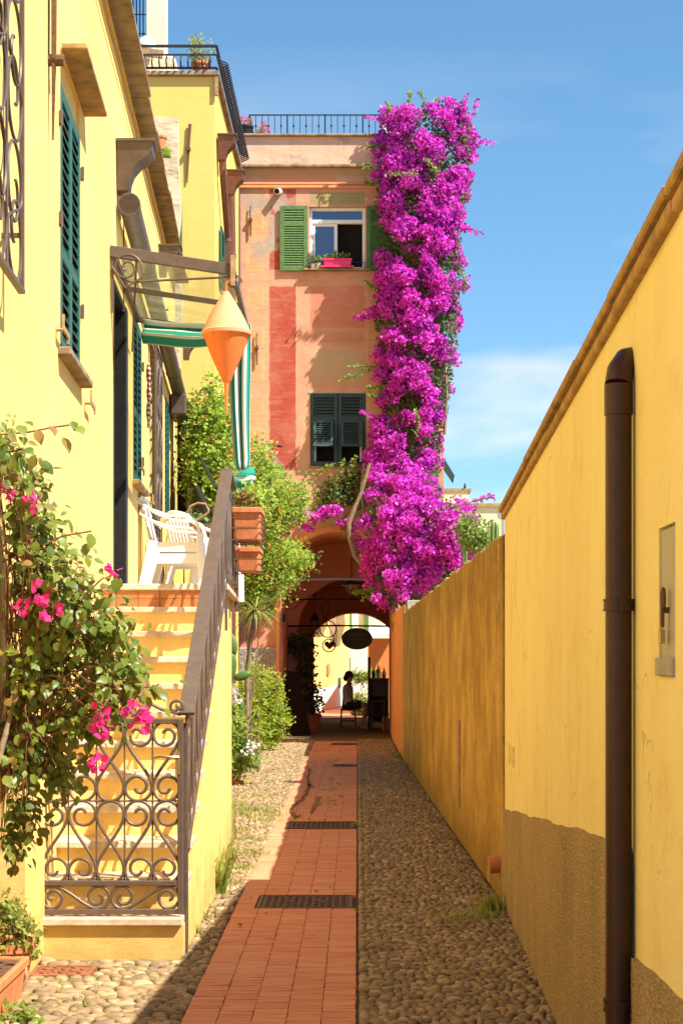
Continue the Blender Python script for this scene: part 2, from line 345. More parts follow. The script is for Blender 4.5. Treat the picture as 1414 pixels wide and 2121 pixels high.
peel = g.math('MULTIPLY', rect(480, 930, 960, 1140, .5), g.rng(wob2, .49, .55)); c = g.mix(peel, c, (.58,.42,.28))
c = lay(c, rect(480, 930, 1080, 1600, .2), (.66,.29,.18), .7)
c = g.mix(g.math('MULTIPLY', g.rng(fine, .4, .7), .25), c, (.42,.20,.10)); c = g.mix(g.math('MULTIPLY', g.rng(g.noise(.8, 6, k=(4,4,.5)), .55, .75), .3), c, (.40,.20,.11))
c = g.mix(g.math('MULTIPLY', g.rng(g.noise(3., 8, k=(.5,1,3.2), rough=.7), .52, .68), .26), c, (.76,.50,.33)); c = g.mix(g.math('MULTIPLY', g.rng(g.noise(1.7, 8, k=(1,1,1.6), rough=.7), .54, .66), .35), c, (.48,.27,.17))
c = g.mix(1., c, (.84,.80,.80), 'MULTIPLY'); g.col(c).bump(g.math('ADD', g.noise(9, 6), g.math('MULTIPLY', fine, .4)), .45, .02)
plaster('plaster_parapet', (.72,.44,.31), (.66,.36,.24), (.36,.30,.22), streak=.4, bump=.5, patch=1., crack=.6)
# ------------------------------------------------------------------ shared builders
def np_mesh(name, vs, quads, mat, parent=None, loc=None, smooth=False):
    vs = np.asarray(vs, dtype=np.float64); quads = np.asarray(quads, dtype=np.int32)
    c = V((vs.min(0)+vs.max(0))/2)
    if parent is None: c.z = vs[:,2].min()
    vs = vs-np.array(c); k = quads.shape[1]; me = bpy.data.meshes.new(name)
    me.vertices.add(len(vs)); me.vertices.foreach_set('co', vs.ravel().astype(np.float32))
    me.loops.add(quads.size); me.loops.foreach_set('vertex_index', quads.ravel())
    me.polygons.add(len(quads)); me.polygons.foreach_set('loop_start', np.arange(0, quads.size, k, dtype=np.int32))
    me.update(calc_edges=True); me.validate()
    if smooth: me.polygons.foreach_set('use_smooth', [True]*len(me.polygons))
    me.materials.append(MAT[mat]); return place(bpy.data.objects.new(name, me), parent, c)
def unit(a): return a/np.maximum(np.linalg.norm(a, axis=1, keepdims=True), 1e-9)
LEAF = np.array([(0,0,0),(.38,.36,.06),(1,0,-.10),(.38,-.36,.06),(.5,0,-.05)]); LEAFQ = np.array([(0,1,2,4),(0,4,2,3)])
BRACT = np.array([(0,0,0),(.5,.46,.16),(1,0,.05),(.5,-.46,.16),(.5,0,0)])
BLADE = np.array([(0,.5,0),(0,-.5,0),(.55,-.38,.10),(.55,.38,.10),(1,-.03,-.06),(1,.03,-.06)]); BLADEQ = np.array([(0,1,2,3),(3,2,4,5)])
def leaves(name, pts, axis, nrm, size, mat, parent, tmpl=LEAF, q=LEAFQ, wid=1., smooth=False):
    pts = np.asarray(pts); N = len(pts); a = unit(np.asarray(axis)); b = unit(np.cross(np.asarray(nrm), a)+1e-6); n = np.cross(a, b)
    size = np.broadcast_to(np.asarray(size, dtype=float), (N,)); t = tmpl
    vs = pts[:,None,:]+size[:,None,None]*(t[None,:,0,None]*a[:,None,:]+wid*t[None,:,1,None]*b[:,None,:]+t[None,:,2,None]*n[:,None,:])
    k = len(t); qs = (q[None]+(np.arange(N)*k)[:,None,None]).reshape(-1, q.shape[1])
    return np_mesh(name, vs.reshape(-1,3), qs, mat, parent, smooth=smooth)
def rdir(n): return unit(nrng.normal(size=(n,3)))
def shell(ells, n, inner=.35, up=.0):                 # points through the outer volume of a set of ellipsoids, with their outward direction
    ells = [np.array(e, dtype=float) for e in ells]; wgt = np.array([e[3]*e[4]+e[4]*e[5]+e[3]*e[5] for e in ells]); wgt /= wgt.sum()
    idx = nrng.choice(len(ells), n, p=wgt); E = np.array(ells)[idx]; d = rdir(n); r = (inner+(1-inner)*nrng.random(n)**.6)[:,None]
    r = r*(1+.16*np.sin(d[:,:1]*7+E[:,:1]*9)*np.cos(d[:,2:]*6+E[:,2:3]*5))
    return E[:,:3]+d*E[:,3:6]*r, d
def clumped(ells, n, k, spread, inner=.5):
    c, d = shell(ells, max(1, n//k), inner); i = np.repeat(np.arange(len(c)), k)
    p = c[i]+nrng.normal(size=(len(i),3))*spread*(.5+nrng.random((len(c),1))[i]); return p, d[i]
def foliage(name, ells, n, size, mat, parent, k=9, spread=.06, inner=.45, up=.3, wid=1., tmpl=LEAF):
    p, d = clumped(ells, n, k, spread, inner); m = len(p)
    nr = unit(d*.6+rdir(m)*.7+np.array([0,0,up])); ax = unit(d*.5+rdir(m)*.9)
    return tag(leaves(name, p, ax, nr, size*(.6+.7*nrng.random(m)), mat, parent, tmpl=tmpl, wid=wid), kind='stuff')
def lerp_poly(pts, t):
    for (a, x), (b, y) in zip(pts, pts[1:]):
        if t <= b: return x+(y-x)*(t-a)/(b-a)
    return pts[-1][1]
def sscroll(wd, H, turn=430, n=30, curl=.76):
    Rr = wd/2; h = H/2-Rr; half = []
    for i in range(9):
        t = i/9; u = 1-t
        half.append((3*u*u*t*Rr*.5+3*u*t*t*Rr+t**3*Rr, -(3*u*u*t*h*.35+3*u*t*t*h*.72+t**3*h)))
    for i in range(n+1):
        a = -R(turn)*i/n; e = max(0, (i/n-.33)/.67); r = Rr*(1-curl*e)
        half.append((r*math.cos(a), -h+r*math.sin(a)))
    return [(-x, -y) for x, y in reversed(half[1:])]+half
def cscroll(wd, turn=500, n=34, curl=.85):
    return [(wd*(1-curl*i/n)*math.cos(R(turn)*i/n), wd*(1-curl*i/n)*math.sin(R(turn)*i/n)) for i in range(n+1)]
def wallgrid(us, zs, holes, Fn, depth):
    us = sorted(set(us+[h[0] for h in holes]+[h[1] for h in holes])); zs = sorted(set(zs+[h[2] for h in holes]+[h[3] for h in holes])); m = MB(); idx = {}
    def vid(u, z):
        if (u, z) not in idx: idx[(u, z)] = len(m.v); m.v.append(tuple(Fn(u, 0, z)))
        return idx[(u, z)]
    for a, b in zip(us, us[1:]):
        for c, d in zip(zs, zs[1:]):
            if any(h[0] <= (a+b)/2 <= h[1] and h[2] <= (c+d)/2 <= h[3] for h in holes): continue
            m.f.append((vid(a,c), vid(b,c), vid(b,d), vid(a,d)))
    for a, b, c, d in holes:
        o = [(a,c),(b,c),(b,d),(a,d)]
        for (u0,z0),(u1,z1) in zip(o, o[1:]+o[:1]): m.add([Fn(u0,0,z0),Fn(u1,0,z1),Fn(u1,-depth,z1),Fn(u0,-depth,z0)], [(0,1,2,3)])
    return m
def fbox(m, Fn, u0, u1, d0, d1, v0, v1):
    return m.hexa([Fn(u0,d0,v0),Fn(u1,d0,v0),Fn(u1,d1,v0),Fn(u0,d1,v0),Fn(u0,d0,v1),Fn(u1,d0,v1),Fn(u1,d1,v1),Fn(u0,d1,v1)])
def shutter(parent, Fn, u0, u1, v0, v1, mat, cuts=(), pitch=.055, stile=.055, d=.0, th=.035, name='shutter', skip=()):
    m = MB(); fbox(m, Fn, u0, u0+stile, d, d+th, v0, v1); fbox(m, Fn, u1-stile, u1, d, d+th, v0, v1)
    rails = [v0]+list(cuts)+[v1-.07]
    for v in rails: fbox(m, Fn, u0+stile, u1-stile, d+.002, d+th-.002, v, v+.07)
    sh = m.build(name, mat, parent, bev=.003)
    first = None
    for i, (a, b) in enumerate(zip(rails, rails[1:])):
        if i in skip: continue
        lo, hi = a+.07, b; n = max(1, int((hi-lo)/pitch)); p = (hi-lo)/n
        for k in range(n):
            v = lo+(k+.5)*p
            if first is None:
                s = MB(); e = stile-.006
                s.hexa([Fn(u0+e,d+.030,v-.026),Fn(u1-e,d+.030,v-.026),Fn(u1-e,d+.004,v+.014),Fn(u0+e,d+.004,v+.014),Fn(u0+e,d+.033,v-.018),Fn(u1-e,d+.033,v-.018),Fn(u1-e,d+.008,v+.024),Fn(u0+e,d+.008,v+.024)])
                first = s.build('slat', mat, sh); v_first = v
            else: rep(first, (0, 0, v-v_first))
    return sh
def pot(name, label, c, r, h, mat='terracotta', parent=None, group=None):
    prof = [(r*.72,0),(r*.97,h*.82),(r*1.08,h*.82),(r*1.08,h),(r*.95,h),(r*.93,h*.9)]
    m = MB().lathe(prof, c, 20)
    return m.build(name, mat, parent, smooth=True, angle=30)

# ------------------------------------------------------------------ ground, path, cobbles
def XL(y): return -1.16-.055*y
OUT = [(8.8,-.915),(12.0,-.94),(14.8,-1.07),(16.8,-1.22)]
def XO(y): return lerp_poly(OUT, y)
RIGHT = [(-5,.64),(0,.7316),(10.77,.9384),(10.78,.925),(24.9,.676),(31,.62),(60,.6)]
def XR(y): return lerp_poly(RIGHT, y)
m = MB().grid(lambda u, v: (-150+300*u, -40+340*v, -.035), 12, 12); tag(m.build('ground', 'mortar'), kind='structure')
PX0, PX1 = -.763, -.006
bed = MB().grid(lambda u, v: (PX0-.004+(PX1-PX0+.008)*u, 3+27.3*v, -.016), 1, 30).build('brick_path', 'mortar_dark'); tag(bed, kind='structure')
covers = [(-.632,-.03,10.53,11.09), (-.65,-.03,15.3,15.9), (-.34,-.04,23.5,24.0), (-.44,-.03,29.0,29.6), (-1.63,-1.32,8.34,8.6)]
def in_cover(x, y, e=.01): return any(a-e < x < b+e and c-e < y < d+e for a, b, c, d in covers)
pitch = .0655; cw = (PX1-PX0)/5
bt = MB().box(-cw/2+.001, cw/2-.001, -pitch/2+.0026, pitch/2-.0026, -.03, 0)
bvars = []
for k in range(4):
    m = MB(); m.v = [(x+rnd.uniform(-.0018,.0018), y+rnd.uniform(-.002,.002), z+(rnd.uniform(-.002,.002) if z > -.01 else 0)) for x, y, z in bt.v]; m.f = bt.f
    me = bpy.data.meshes.new('brick'); me.from_pydata(m.v, [], m.f); bm = bmesh.new(); bm.from_mesh(me); bmesh.ops.recalc_face_normals(bm, faces=bm.faces)
    bmesh.ops.bevel(bm, geom=[e for e in bm.edges if all(v.co.z > -.01 for v in e.verts)], offset=.0025, segments=1, affect='EDGES'); bm.to_mesh(me); bm.free()
    me.materials.append(MAT['brick']); bvars.append(me)
rest = MB(); count = 0; row = 0; y = 7.16
while y < 30.25:
    for k in range(5):
        x = PX0+cw*(k+.5); dz = rnd.uniform(-.0015, .0015); jx = rnd.uniform(-.0015,.0015)
        cut = [c for c in covers if c[2]-pitch*.45 < y < c[3]+pitch*.45 and x+cw/2 > c[0] and x-cw/2 < c[1]]
        if cut:
            l = x-cw/2+.002; rr = min(cut[0][0]-.012, x+cw/2-.002)
            if rr-l > .02: rest.box(l, rr, y-pitch/2+.0026, y+pitch/2-.0026, -.03, dz)
            continue
        if count < 300:
            o = bpy.data.objects.new('brick', bvars[rnd.randrange(4)]); o.rotation_euler = (rnd.uniform(-.012,.012), rnd.uniform(-.008,.008), rnd.uniform(-.008,.008)); place(o, bed, (x+jx, y, dz)); count += 1
        else:
            a = rnd.uniform(-.002,.002); rest.box(x-cw/2+.0015+a, x+cw/2-.0015+a, y-pitch/2+.0026, y+pitch/2-.0026, -.03, dz)
    y += pitch
tag(rest.build('bricks_further_along', 'brick', bed), kind='stuff')
# rounded cobbles either side of the brick strip
cob = MB().grid(lambda u, v: (PX1+(XR(4+27*v)+.15-PX1)*u, 4+27*v, -.022), 1, 54); 
cob.grid(lambda u, v: (PX0+(-3.0-PX0)*u, 4+27*v, -.022), 1, 54); cob.grid(lambda u, v: (-1.6+2.4*u, 30.3+6*v, -.012), 1, 1)
cobo = cob.build('cobble_pavement', 'mortar'); tag(cobo, kind='structure')
def dome(n, s):
    r_ = random.Random(s); vs = []; k1 = [1+r_.uniform(-.14,.14) for _ in range(n)]
    for r0, z in ((1.,-.6),(.97,.15),(.66,.78)):
        for k in range(n): th = 2*math.pi*k/n; vs.append((r0*k1[k]*math.cos(th), r0*k1[k]*math.sin(th), z))
    vs.append((r_.uniform(-.1,.1), r_.uniform(-.1,.1), 1.)); fs = []
    for i in range(2):
        for k in range(n): fs.append((i*n+k, i*n+(k+1)%n, (i+1)*n+(k+1)%n, (i+1)*n+k))
    for k in range(n): fs.append((2*n+k, 2*n+(k+1)%n, 3*n))
    return vs, fs
doms = [dome(8, s) for s in range(6)]; dmesh = []
for vs, fs in doms:
    me = bpy.data.meshes.new('cobble'); me.from_pydata(vs, [], fs); me.polygons.foreach_set('use_smooth', [True]*len(me.polygons)); me.materials.append(MAT['cobble']); dmesh.append(me)
spots = []
y = 6.4
while y < 31:
    small = y > 13; ph = rnd.uniform(.034,.052)*(1.0 if y > 9 else 1.1)
    for side in (0, 1):
        if side == 0: x, xe = PX1+.012, XR(y)-.012
        else:
            x, xe = (XL(y) if y < 8.84 else XO(y)-.005 if y < 16.8 else -2.3), PX0-.012
            if y > 16.8: x = -2.2
        while x < xe-.02:
            big = side == 1 and y < 8.85
            ln = rnd.choice((.034,.042,.046,.05,.06,.075))*(1.45 if big else 1.)
            if small: ln *= 1.1
            ln = min(ln, xe-x+.015); ws = ph*(rnd.uniform(.8,1.3))
            cx, cy = x+ln/2, y+rnd.uniform(-.012,.012); x += ln*.97
            if in_cover(cx, cy, .02): continue
            hid = side == 1 and 8.8 < y < 16.8 and cx < XO(y)
            if hid: continue
            sparse = side == 1 and y > 9 and rnd.random() < .18
            if sparse: continue
            spots.append((cx, cy, ln*.52, ws*.54, rnd.uniform(.010,.020), rnd.uniform(-.45,.45) if rnd.random() < .8 else rnd.uniform(-1.4,1.4), rnd.randrange(6), rnd.uniform(-.25,.25), rnd.uniform(-.006,.004)))
    y += ph*.98
def seen(s):
    px = 740+S*s[0]/s[1]; py = 1350+S*1.6/s[1]; return 0 < px < 1414 and py < 2121
spots.sort(key=lambda s: -(s[2]*s[3]/s[1]**3 if seen(s) else 0))
for s in spots[:300]:
    o = bpy.data.objects.new('cobble', dmesh[s[6]]); o.scale = (s[2], s[3], s[4]); o.rotation_euler = (s[7]*.5, s[7], s[5]); place(o, cobo, (s[0], s[1], -.008+s[8]))
acc = MB()
for s in spots[300:]:
    vs, fs = doms[s[6]]; ca, sa = math.cos(s[5]), math.sin(s[5])
    acc.add([(s[0]+ca*x*s[2]-sa*yy*s[3], s[1]+sa*x*s[2]+ca*yy*s[3], -.008+s[8]+z*s[4]+x*s[2]*s[7]*.5) for x, yy, z in vs], fs)
tag(acc.build('smaller_cobbles', 'cobble', cobo, smooth=True, angle=80), kind='stuff')
# drain covers
def cover(i, name, label, mat, studs=True):
    a, b, c, d = covers[i]; t = thing(name, label, 'drain cover', ((a+b)/2, (c+d)/2, 0))
    m = MB(); f = .025
    for x0, x1, y0, y1 in ((a,b,c,c+f),(a,b,d-f,d),(a,a+f,c+f,d-f),(b-f,b,c+f,d-f)): m.box(x0, x1, y0, y1, -.03, .006)
    m.build('frame', mat, t, bev=.002); MB().box(a+f+.004, b-f-.004, c+f+.004, d-f-.004, -.03, .001).build('plate', mat, t)
    if studs:
        m = MB(); nx = max(3, int((b-a)/.045)); ny = max(3, int((d-c)/.045))
        for i_ in range(nx-1):
            for j_ in range(ny-1):
                x = a+.04+(b-a-.08)*(i_+.5)/(nx-1); yy = c+.04+(d-c-.08)*(j_+.5)/(ny-1); q = .014; s_ = 1 if (i_+j_) % 2 else -1
                m.bar((x-q, yy-q*s_, .003), (x+q, yy+q*s_, .003), .008, .006)
        tag(m.build('raised_pattern', mat, t), kind='stuff')
    for x in (a+(b-a)*.33, a+(b-a)*.67): MB().box(x-.03, x+.03, (c+d)/2-.03, (c+d)/2+.03, -.01, .006).build('lifting_block', mat, t, bev=.003)
cover(0, 'drain_cover', 'rusty cast iron drain cover set in the brick path, nearest of the four', 'cast_iron')
cover(1, 'drain_cover', 'dark grey drain cover spanning the brick path, second from the front', 'cast_iron')
cover(2, 'drain_cover', 'small drain cover at right edge of the brick path, far along', 'cast_iron')
cover(3, 'drain_cover', 'drain cover where the brick path reaches the archway', 'cast_iron')
cover(4, 'drain_cover', 'rusty square drain cover among pale cobbles before the first step', 'cast_rust')

# ------------------------------------------------------------------ left yellow house
def FL(y, d, z): return V((XL(y)+d, y, z))
LH = thing('yellow_house', 'yellow plastered house along the left with green shutters and slate eaves', 'house', (XL(12), 12, 0))
holes = [(4.0,8.2,0.,1.05), (5.9,7.3,3.25,5.6), (9.62,10.62,3.32,5.05), (13.0,14.25,2.08,4.47), (14.95,15.95,3.12,4.62), (17.1,18.2,2.08,4.77), (19.7,20.6,3.2,4.6)]
wallgrid([2.5,8.0,12.0,22.0], [0.,6.44], holes, FL, .14).build('wall', 'plaster_yellow', LH)
MB().hexa([FL(2.5,-5,0),FL(22,-5,0),FL(22,-.0,0),FL(21.99,-.004,0),FL(2.5,-5,6.4),FL(22,-5,6.4),FL(22,0,6.44),FL(21.99,-.004,6.44)]).build('end_wall', 'plaster_yellow', LH)
m = MB(); m.hexa([FL(2.5,.02,6.46),FL(22.1,.02,6.46),FL(22.1,-4,7.9),FL(2.5,-4,7.9),FL(2.5,.02,6.50),FL(22.1,.02,6.50),FL(22.1,-4,7.95),FL(2.5,-4,7.95)]); m.build('roof', 'slate', LH)
y = 3.0
while y < 22:
    ln = rnd.uniform(.85,1.25); e = rnd.uniform(-.012,.012); zz = rnd.uniform(-.006,.006)
    m = MB(); fbox(m, FL, y, min(y+ln-.012, 22.15), -.25, .165+e, 6.43+zz, 6.475+zz); m.build('eave_slab', 'slate', LH, bev=.008)
    m = MB(); fbox(m, FL, y+.3, min(y+ln+.29-.012, 22.15), -.25, .14+e, 6.482, 6.53+zz); m.build('eave_slab', 'slate', LH, bev=.008)
    y += ln
# windows of the left house
m = MB(); m.add([FL(4,-.14,0),FL(4,-.9,0),FL(4,-.9,1.05),FL(4,-.14,1.05),FL(8.2,-.14,0),FL(8.2,-.9,0),FL(8.2,-.9,1.05),FL(8.2,-.14,1.05)], [(0,1,2,3),(4,5,6,7),(1,5,6,2),(3,2,6,7)]); m.build('niche', 'plaster_yellow', LH)
for (a, b, c, d) in (holes[1], holes[2], holes[4], holes[6]):
    m = MB(); fbox(m, FL, a-.06, b+.06, -.30, -.135, c-.05, d+.05); m.build('window_back', 'unlit_black', LH)  # dark block, the unlit room's shade put into its colour
ya, yb = 9.62, 10.62
m = MB(); fbox(m, FL, 9.68, 10.92, -.05, .145, 5.055, 5.09); m.build('window_hood', 'slate_warm', LH, bev=.006)
m = MB(); fbox(m, FL, 9.5, 10.72, -.1, .075, 3.27, 3.318); m.build('window_sill', 'slate', LH, bev=.008)
for a, b in ((9.63,10.115),(10.125,10.61)): shutter(LH, FL, a, b, 3.33, 4.84, 'shutter_green', cuts=(3.86,), d=-.03, pitch=.06)
m = MB(); fbox(m, FL, 9.62, 10.62, -.10, -.02, 4.85, 5.05); m.build('window_lintel', 'plaster_yellow', LH)
for a, b in ((14.96,15.445),(15.455,15.94)): shutter(LH, FL, a, b, 3.13, 4.6, 'shutter_green', cuts=(3.72,), d=-.03, pitch=.06)
m = MB(); fbox(m, FL, 14.85, 16.05, -.1, .07, 3.07, 3.118); m.build('window_sill', 'slate_warm', LH, bev=.008)
for a, b in ((19.71,20.145),(20.155,20.59)): shutter(LH, FL, a, b, 3.21, 4.58, 'shutter_green', cuts=(3.8,), d=-.03, pitch=.07)
for yy, z in ((9.56,4.62),(9.56,4.05),(10.68,4.62),(10.68,3.75),(16.02,4.3),(16.02,3.4),(20.65,4.1)):
    m = MB(); fbox(m, FL, yy-.02, yy+.02, 0, .012, z-.035, z+.035); m.tube([FL(yy,.014,z-.045), FL(yy,.014,z+.045)], .010, 8); m.build('shutter_hinge', 'iron', LH)
for yy, z in ((9.45,3.40),(10.95,3.21),(15.5,3.28),(17.0,3.1)):     # metal hold-backs
    m = MB(); m.bar(FL(yy-.08,.045,z), FL(yy+.2,.045,z-.005), .012, .03); m.bar(FL(yy-.06,.045,z), FL(yy-.06,.045,z+.075), .012, .02); m.bar(FL(yy+.17,.045,z-.05), FL(yy+.17,.045,z), .012, .02)
    m.tube([FL(yy,-.01,z), FL(yy,.05,z)], .009, 6); m.build('shutter_holdback', 'wood_tan', LH)
# tie-bar anchor with tapering key
m = MB(); m.hexa([FL(9.05,.02,4.78),FL(9.12,.02,4.78),FL(9.12,.04,4.78),FL(9.05,.04,4.78),FL(9.05,.02,5.5),FL(9.15,.02,5.5),FL(9.15,.04,5.5),FL(9.05,.04,5.5)])
m.hexa([FL(9.08,.02,4.35),FL(9.085,.02,4.35),FL(9.085,.03,4.35),FL(9.08,.03,4.35),FL(9.06,.02,4.78),FL(9.11,.02,4.78),FL(9.11,.04,4.78),FL(9.06,.04,4.78)])
m.tube([FL(9.085,-.01,4.78), FL(9.085,.085,4.78)], .032, 10); m.build('wall_anchor', 'iron_rust', LH)
# iron window grille, nearest
def grille(name, parent, y0, y1, z0, z1, d, cols, H, mat='iron', r=.0075):
    m = MB()
    for z in (z0, z1): m.bar(FL(y0,d,z), FL(y1,d,z), .03, .018)
    for yy in (y0, y1): m.bar(FL(yy,d,z0), FL(yy,d,z1), .018, .03)
    fr = m.build(name, mat, parent)
    wd = (y1-y0)/cols; n = max(1, round((z1-z0)/H)); h = (z1-z0)/n; pr = None
    for c in range(cols+1):
        if 0 < c < cols: MB().tube([FL(y0+c*wd,d,z0), FL(y0+c*wd,d,z1)], r, 6).build('bar', mat, fr)
    for c in range(cols):
        for k in range(n):
            s = 1 if (c+k) % 2 else -1; pts = [FL(y0+(c+.5)*wd+s*u, d, z0+(k+.5)*h+v) for u, v in sscroll(wd*.93, h*.98)]
            MB().tube(pts, r, 6).build('scroll', mat, fr, smooth=True)
    for yy in (y0, y1):
        for z in (z0+.25, z1-.3): MB().bar(FL(yy,-.02,z), FL(yy,d,z), .02, .02).build('wall_peg', mat, fr)
    return fr
grille('window_grille', LH, 6.15, 7.47, 3.19, 5.6, .09, 3, .60)
grille('window_grille', LH, 17.15, 18.15, 2.95, 4.72, .06, 4, .6)
grille('door_grille', LH, 17.15, 18.15, 2.12, 2.9, .04, 4, .39)
m = MB(); fbox(m, FL, 17.0, 18.3, -.30, -.135, 2.0, 4.85); m.build('window_back', 'unlit_black', LH)  # same dark block, interior shade painted behind the grilles
# doorway lined in black timber
m = MB(); fbox(m, FL, 14.05, 14.252, -.14, .012, 2.08, 4.472); fbox(m, FL, 12.99, 13.03, -.14, .006, 2.08, 4.472); fbox(m, FL, 13.031, 14.049, -.14, .006, 4.42, 4.474); m.build('door_frame', 'door_black', LH, bev=.004)
m = MB(); fbox(m, FL, 12.95, 14.3, -.24, -.141, 2.06, 4.5); m.build('door', 'door_black', LH)
# cable and yellow tube under the eaves
pts = [FL(3+i*.5, .02, 6.28+.02*math.sin(i*1.9)) for i in range(38)]; MB().tube(pts, .014, 6).build('cable', 'rope_yellow', LH, smooth=True)
pts = [FL(3+i*.5, .016, 6.12+.008*math.sin(i*1.3)) for i in range(38)]; MB().tube(pts, .006, 5).build('cable', 'rope_yellow', LH, smooth=True)
# rainwater: hoppers, sloping pipe, downpipe
RW = thing('rainwater_pipe', 'dark metal rainwater pipe with hopper heads running along the left yellow house', 'drainpipe', (XL(21.5)+.1, 21.5, 2.1))
pp = [FL(13.2+8.2*t, .105, 5.10-.32*t) for t in [i/12 for i in range(13)]]; MB().tube(pp, .082, 14).build('pipe', 'zinc_brown', RW, smooth=True, angle=60)
for t in (.0, .22, .5, .78): a = pp[0].lerp(pp[-1], t); b = pp[0].lerp(pp[-1], t+.008); MB().tube([a, b], .089, 14).build('pipe_collar', 'zinc_brown', RW, smooth=True)
def hopper(yc, d, z, s, mat, parent, name='hopper'):
    prof = [(0,0),(.30,0),(.34,.06),(.36,.22),(.44,.40),(.62,.58),(.86,.70),(.98,.80),(1.,1.),(0,1.)]
    m = MB(); h = .34*s; wd = .26*s
    m.prism(prof, lambda u, v: FL(yc-wd*.55*(.55+.45*v), d+u*wd, z+v*h), lambda u, v: FL(yc+wd*.55*(.55+.45*v), d+u*wd, z+v*h))
    o = m.build(name, mat, parent, bev=.004); m = MB(); fbox(m, FL, yc-wd*.6, yc+wd*.6, d-.004, d+wd*1.06, z+h*.985, z+h*1.04); m.build('rim', mat, o); return o
hopper(13.35, .005, 5.22, 1.1, 'zinc_brown', RW); hopper(17.2, .09, 5.42, .85, 'zinc_brown', RW); hopper(21.7, .12, 5.35, .85, 'zinc_brown', RW)
MB().tube([FL(21.5,.11,4.78), FL(21.5,.115,4.5), FL(21.5,.115,2.1)], .062, 14).build('downpipe', 'pipe_brown', RW, smooth=True)
m = MB(); fbox(m, FL, 20.6, 21.4, .02, .2, 4.5, 4.75); m.build('gutter_box', 'zinc_brown', RW, bev=.01)
for z in (3.6, 2.7): MB().tube([FL(21.5,.115,z), FL(21.5,.115,z+.05)], .07, 14).build('clamp', 'copper_brown', RW)
MB().bar(FL(13.9,.0,5.15), FL(13.9,.0,4.4), .02, .02).build('support_rod', 'iron', RW); MB().tube([FL(16.9,.02,5.0),FL(16.9,.2,5.02)], .012, 6).build('support_rod', 'iron', RW)

# ------------------------------------------------------------------ staircase and terrace
ST = thing('staircase', 'yellow plastered outdoor staircase with pale stone treads behind the iron gate', 'staircase', (-1.3, 9, 0))
Y1, RUN, RISE, Z1 = 8.9, .28, .171, .2
m = MB()
for k in range(11):
    y0, y1 = Y1+RUN*k, Y1+RUN*(k+1); z = Z1+RISE*k-.04
    m.hexa([(-2.1,y0,-.05),(XO(y0),y0,-.05),(XO(y1),y1,-.05),(-2.1,y1,-.05),(-2.1,y0,z),(XO(y0),y0,z),(XO(y1),y1,z),(-2.1,y1,z)])
m.build('flight', 'plaster_yellow', ST)
YT = Y1+RUN*11; ZT = Z1+RISE*11
m = MB()
for y0, y1 in ((YT,13.4),(13.4,14.8),(14.8,16.8)):
    e = -.03
    m.hexa([(-2.4,y0,-.05),(XO(y0)+e,y0,-.05),(XO(y1)+e,y1,-.05),(-2.4,y1,-.05),(-2.4,y0,ZT-.045),(XO(y0)+e,y0,ZT-.045),(XO(y1)+e,y1,ZT-.045),(-2.4,y1,ZT-.045)])
m.build('terrace_block', 'plaster_yellow', ST)
for k in range(11):
    y0 = Y1+RUN*k; z = Z1+RISE*k; j = rnd.uniform(-.004,.004)
    MB().hexa([(-2.05,y0-.032+j,z-.04),(XO(y0)-.004,y0-.032+j,z-.04),(XO(y0)-.004,y0+RUN+.004,z-.04),(-2.05,y0+RUN+.004,z-.04),(-2.05,y0-.032,z),(XO(y0)-.004,y0-.032,z),(XO(y0)-.004,y0+RUN+.004,z),(-2.05,y0+RUN+.004,z)]).build('tread', 'marble', ST, bev=.006, seg=2)
for k in range(6):
    x0 = -1.86+k*.155
    for r_ in range(2): MB().box(x0+.002, min(x0+.152, XO(YT)), YT-.014, YT-.001, ZT-.17+r_*.065, ZT-.17+r_*.065+(.062)).build('riser_tile', 'terracotta_tile', ST, bev=.002)
for y0, y1 in ((YT-.03,13.4),(13.4,14.8),(14.8,16.8)):
    MB().hexa([(-2.4,y0,ZT-.045),(XO(y0)+.03,y0,ZT-.045),(XO(y1)+.03,y1,ZT-.045),(-2.4,y1,ZT-.045),(-2.4,y0,ZT),(XO(y0)+.03,y0,ZT),(XO(y1)+.03,y1,ZT),(-2.4,y1,ZT)]).build('terrace_slab', 'marble', ST, bev=.006)
# gate
GT = thing('iron_gate', 'brown wrought iron gate with heart scrolls on the first stone step', 'gate', (-1.3, 8.94, .2))
GY = 8.94; gx0, gx1 = P(84,0,GY).x, P(374,0,GY).x; zt, zm, zb, zl = P(0,1494,GY).z, P(0,1659,GY).z, P(0,1829,GY).z, P(0,1888,GY).z
m = MB()
for z in (zt, zb, zl): m.bar((gx0+.0155,GY,z),(gx1-.0155,GY,z), .026, .028)
m.bar((gx0,GY,zl-.014),(gx0,GY,zt+.014), .03, .03); m.bar((gx1,GY,zl-.014),(gx1,GY,zt+.014), .03, .03); m.build('gate_frame', 'iron', GT, bev=.003)
MB().tube([(gx0,GY,zm),(gx1,GY,zm)], .005, 6).build('cross_bar', 'iron', GT)
gw = (gx1-gx0)/5; gr = .0088
for k in range(1, 5): MB().tube([(gx0+gw*k,GY+.004,zb),(gx0+gw*k,GY+.004,zt)], .005, 6).build('bar', 'iron', GT)
for zz0, zz1 in ((zm, zt), (zb, zm)):
    H = zz1-zz0; zc = (zz0+zz1)/2
    for k in range(5):
        xc = gx0+gw*(k+.5); s = (1 if k in (0, 3) else -1)*(1 if zz0 == zm else -1)
        if k == 2:
            for s in (1, -1): MB().tube([(xc+s*u, GY, zc+v) for u, v in sscroll(gw*.97, H, 175, 16, 0.)], gr, 8).build('scroll', 'iron', GT, smooth=True)
        else: MB().tube([(xc+s*u, GY, zc+v) for u, v in sscroll(gw*.97, H, 520, 40)], gr, 8).build('scroll', 'iron', GT, smooth=True)
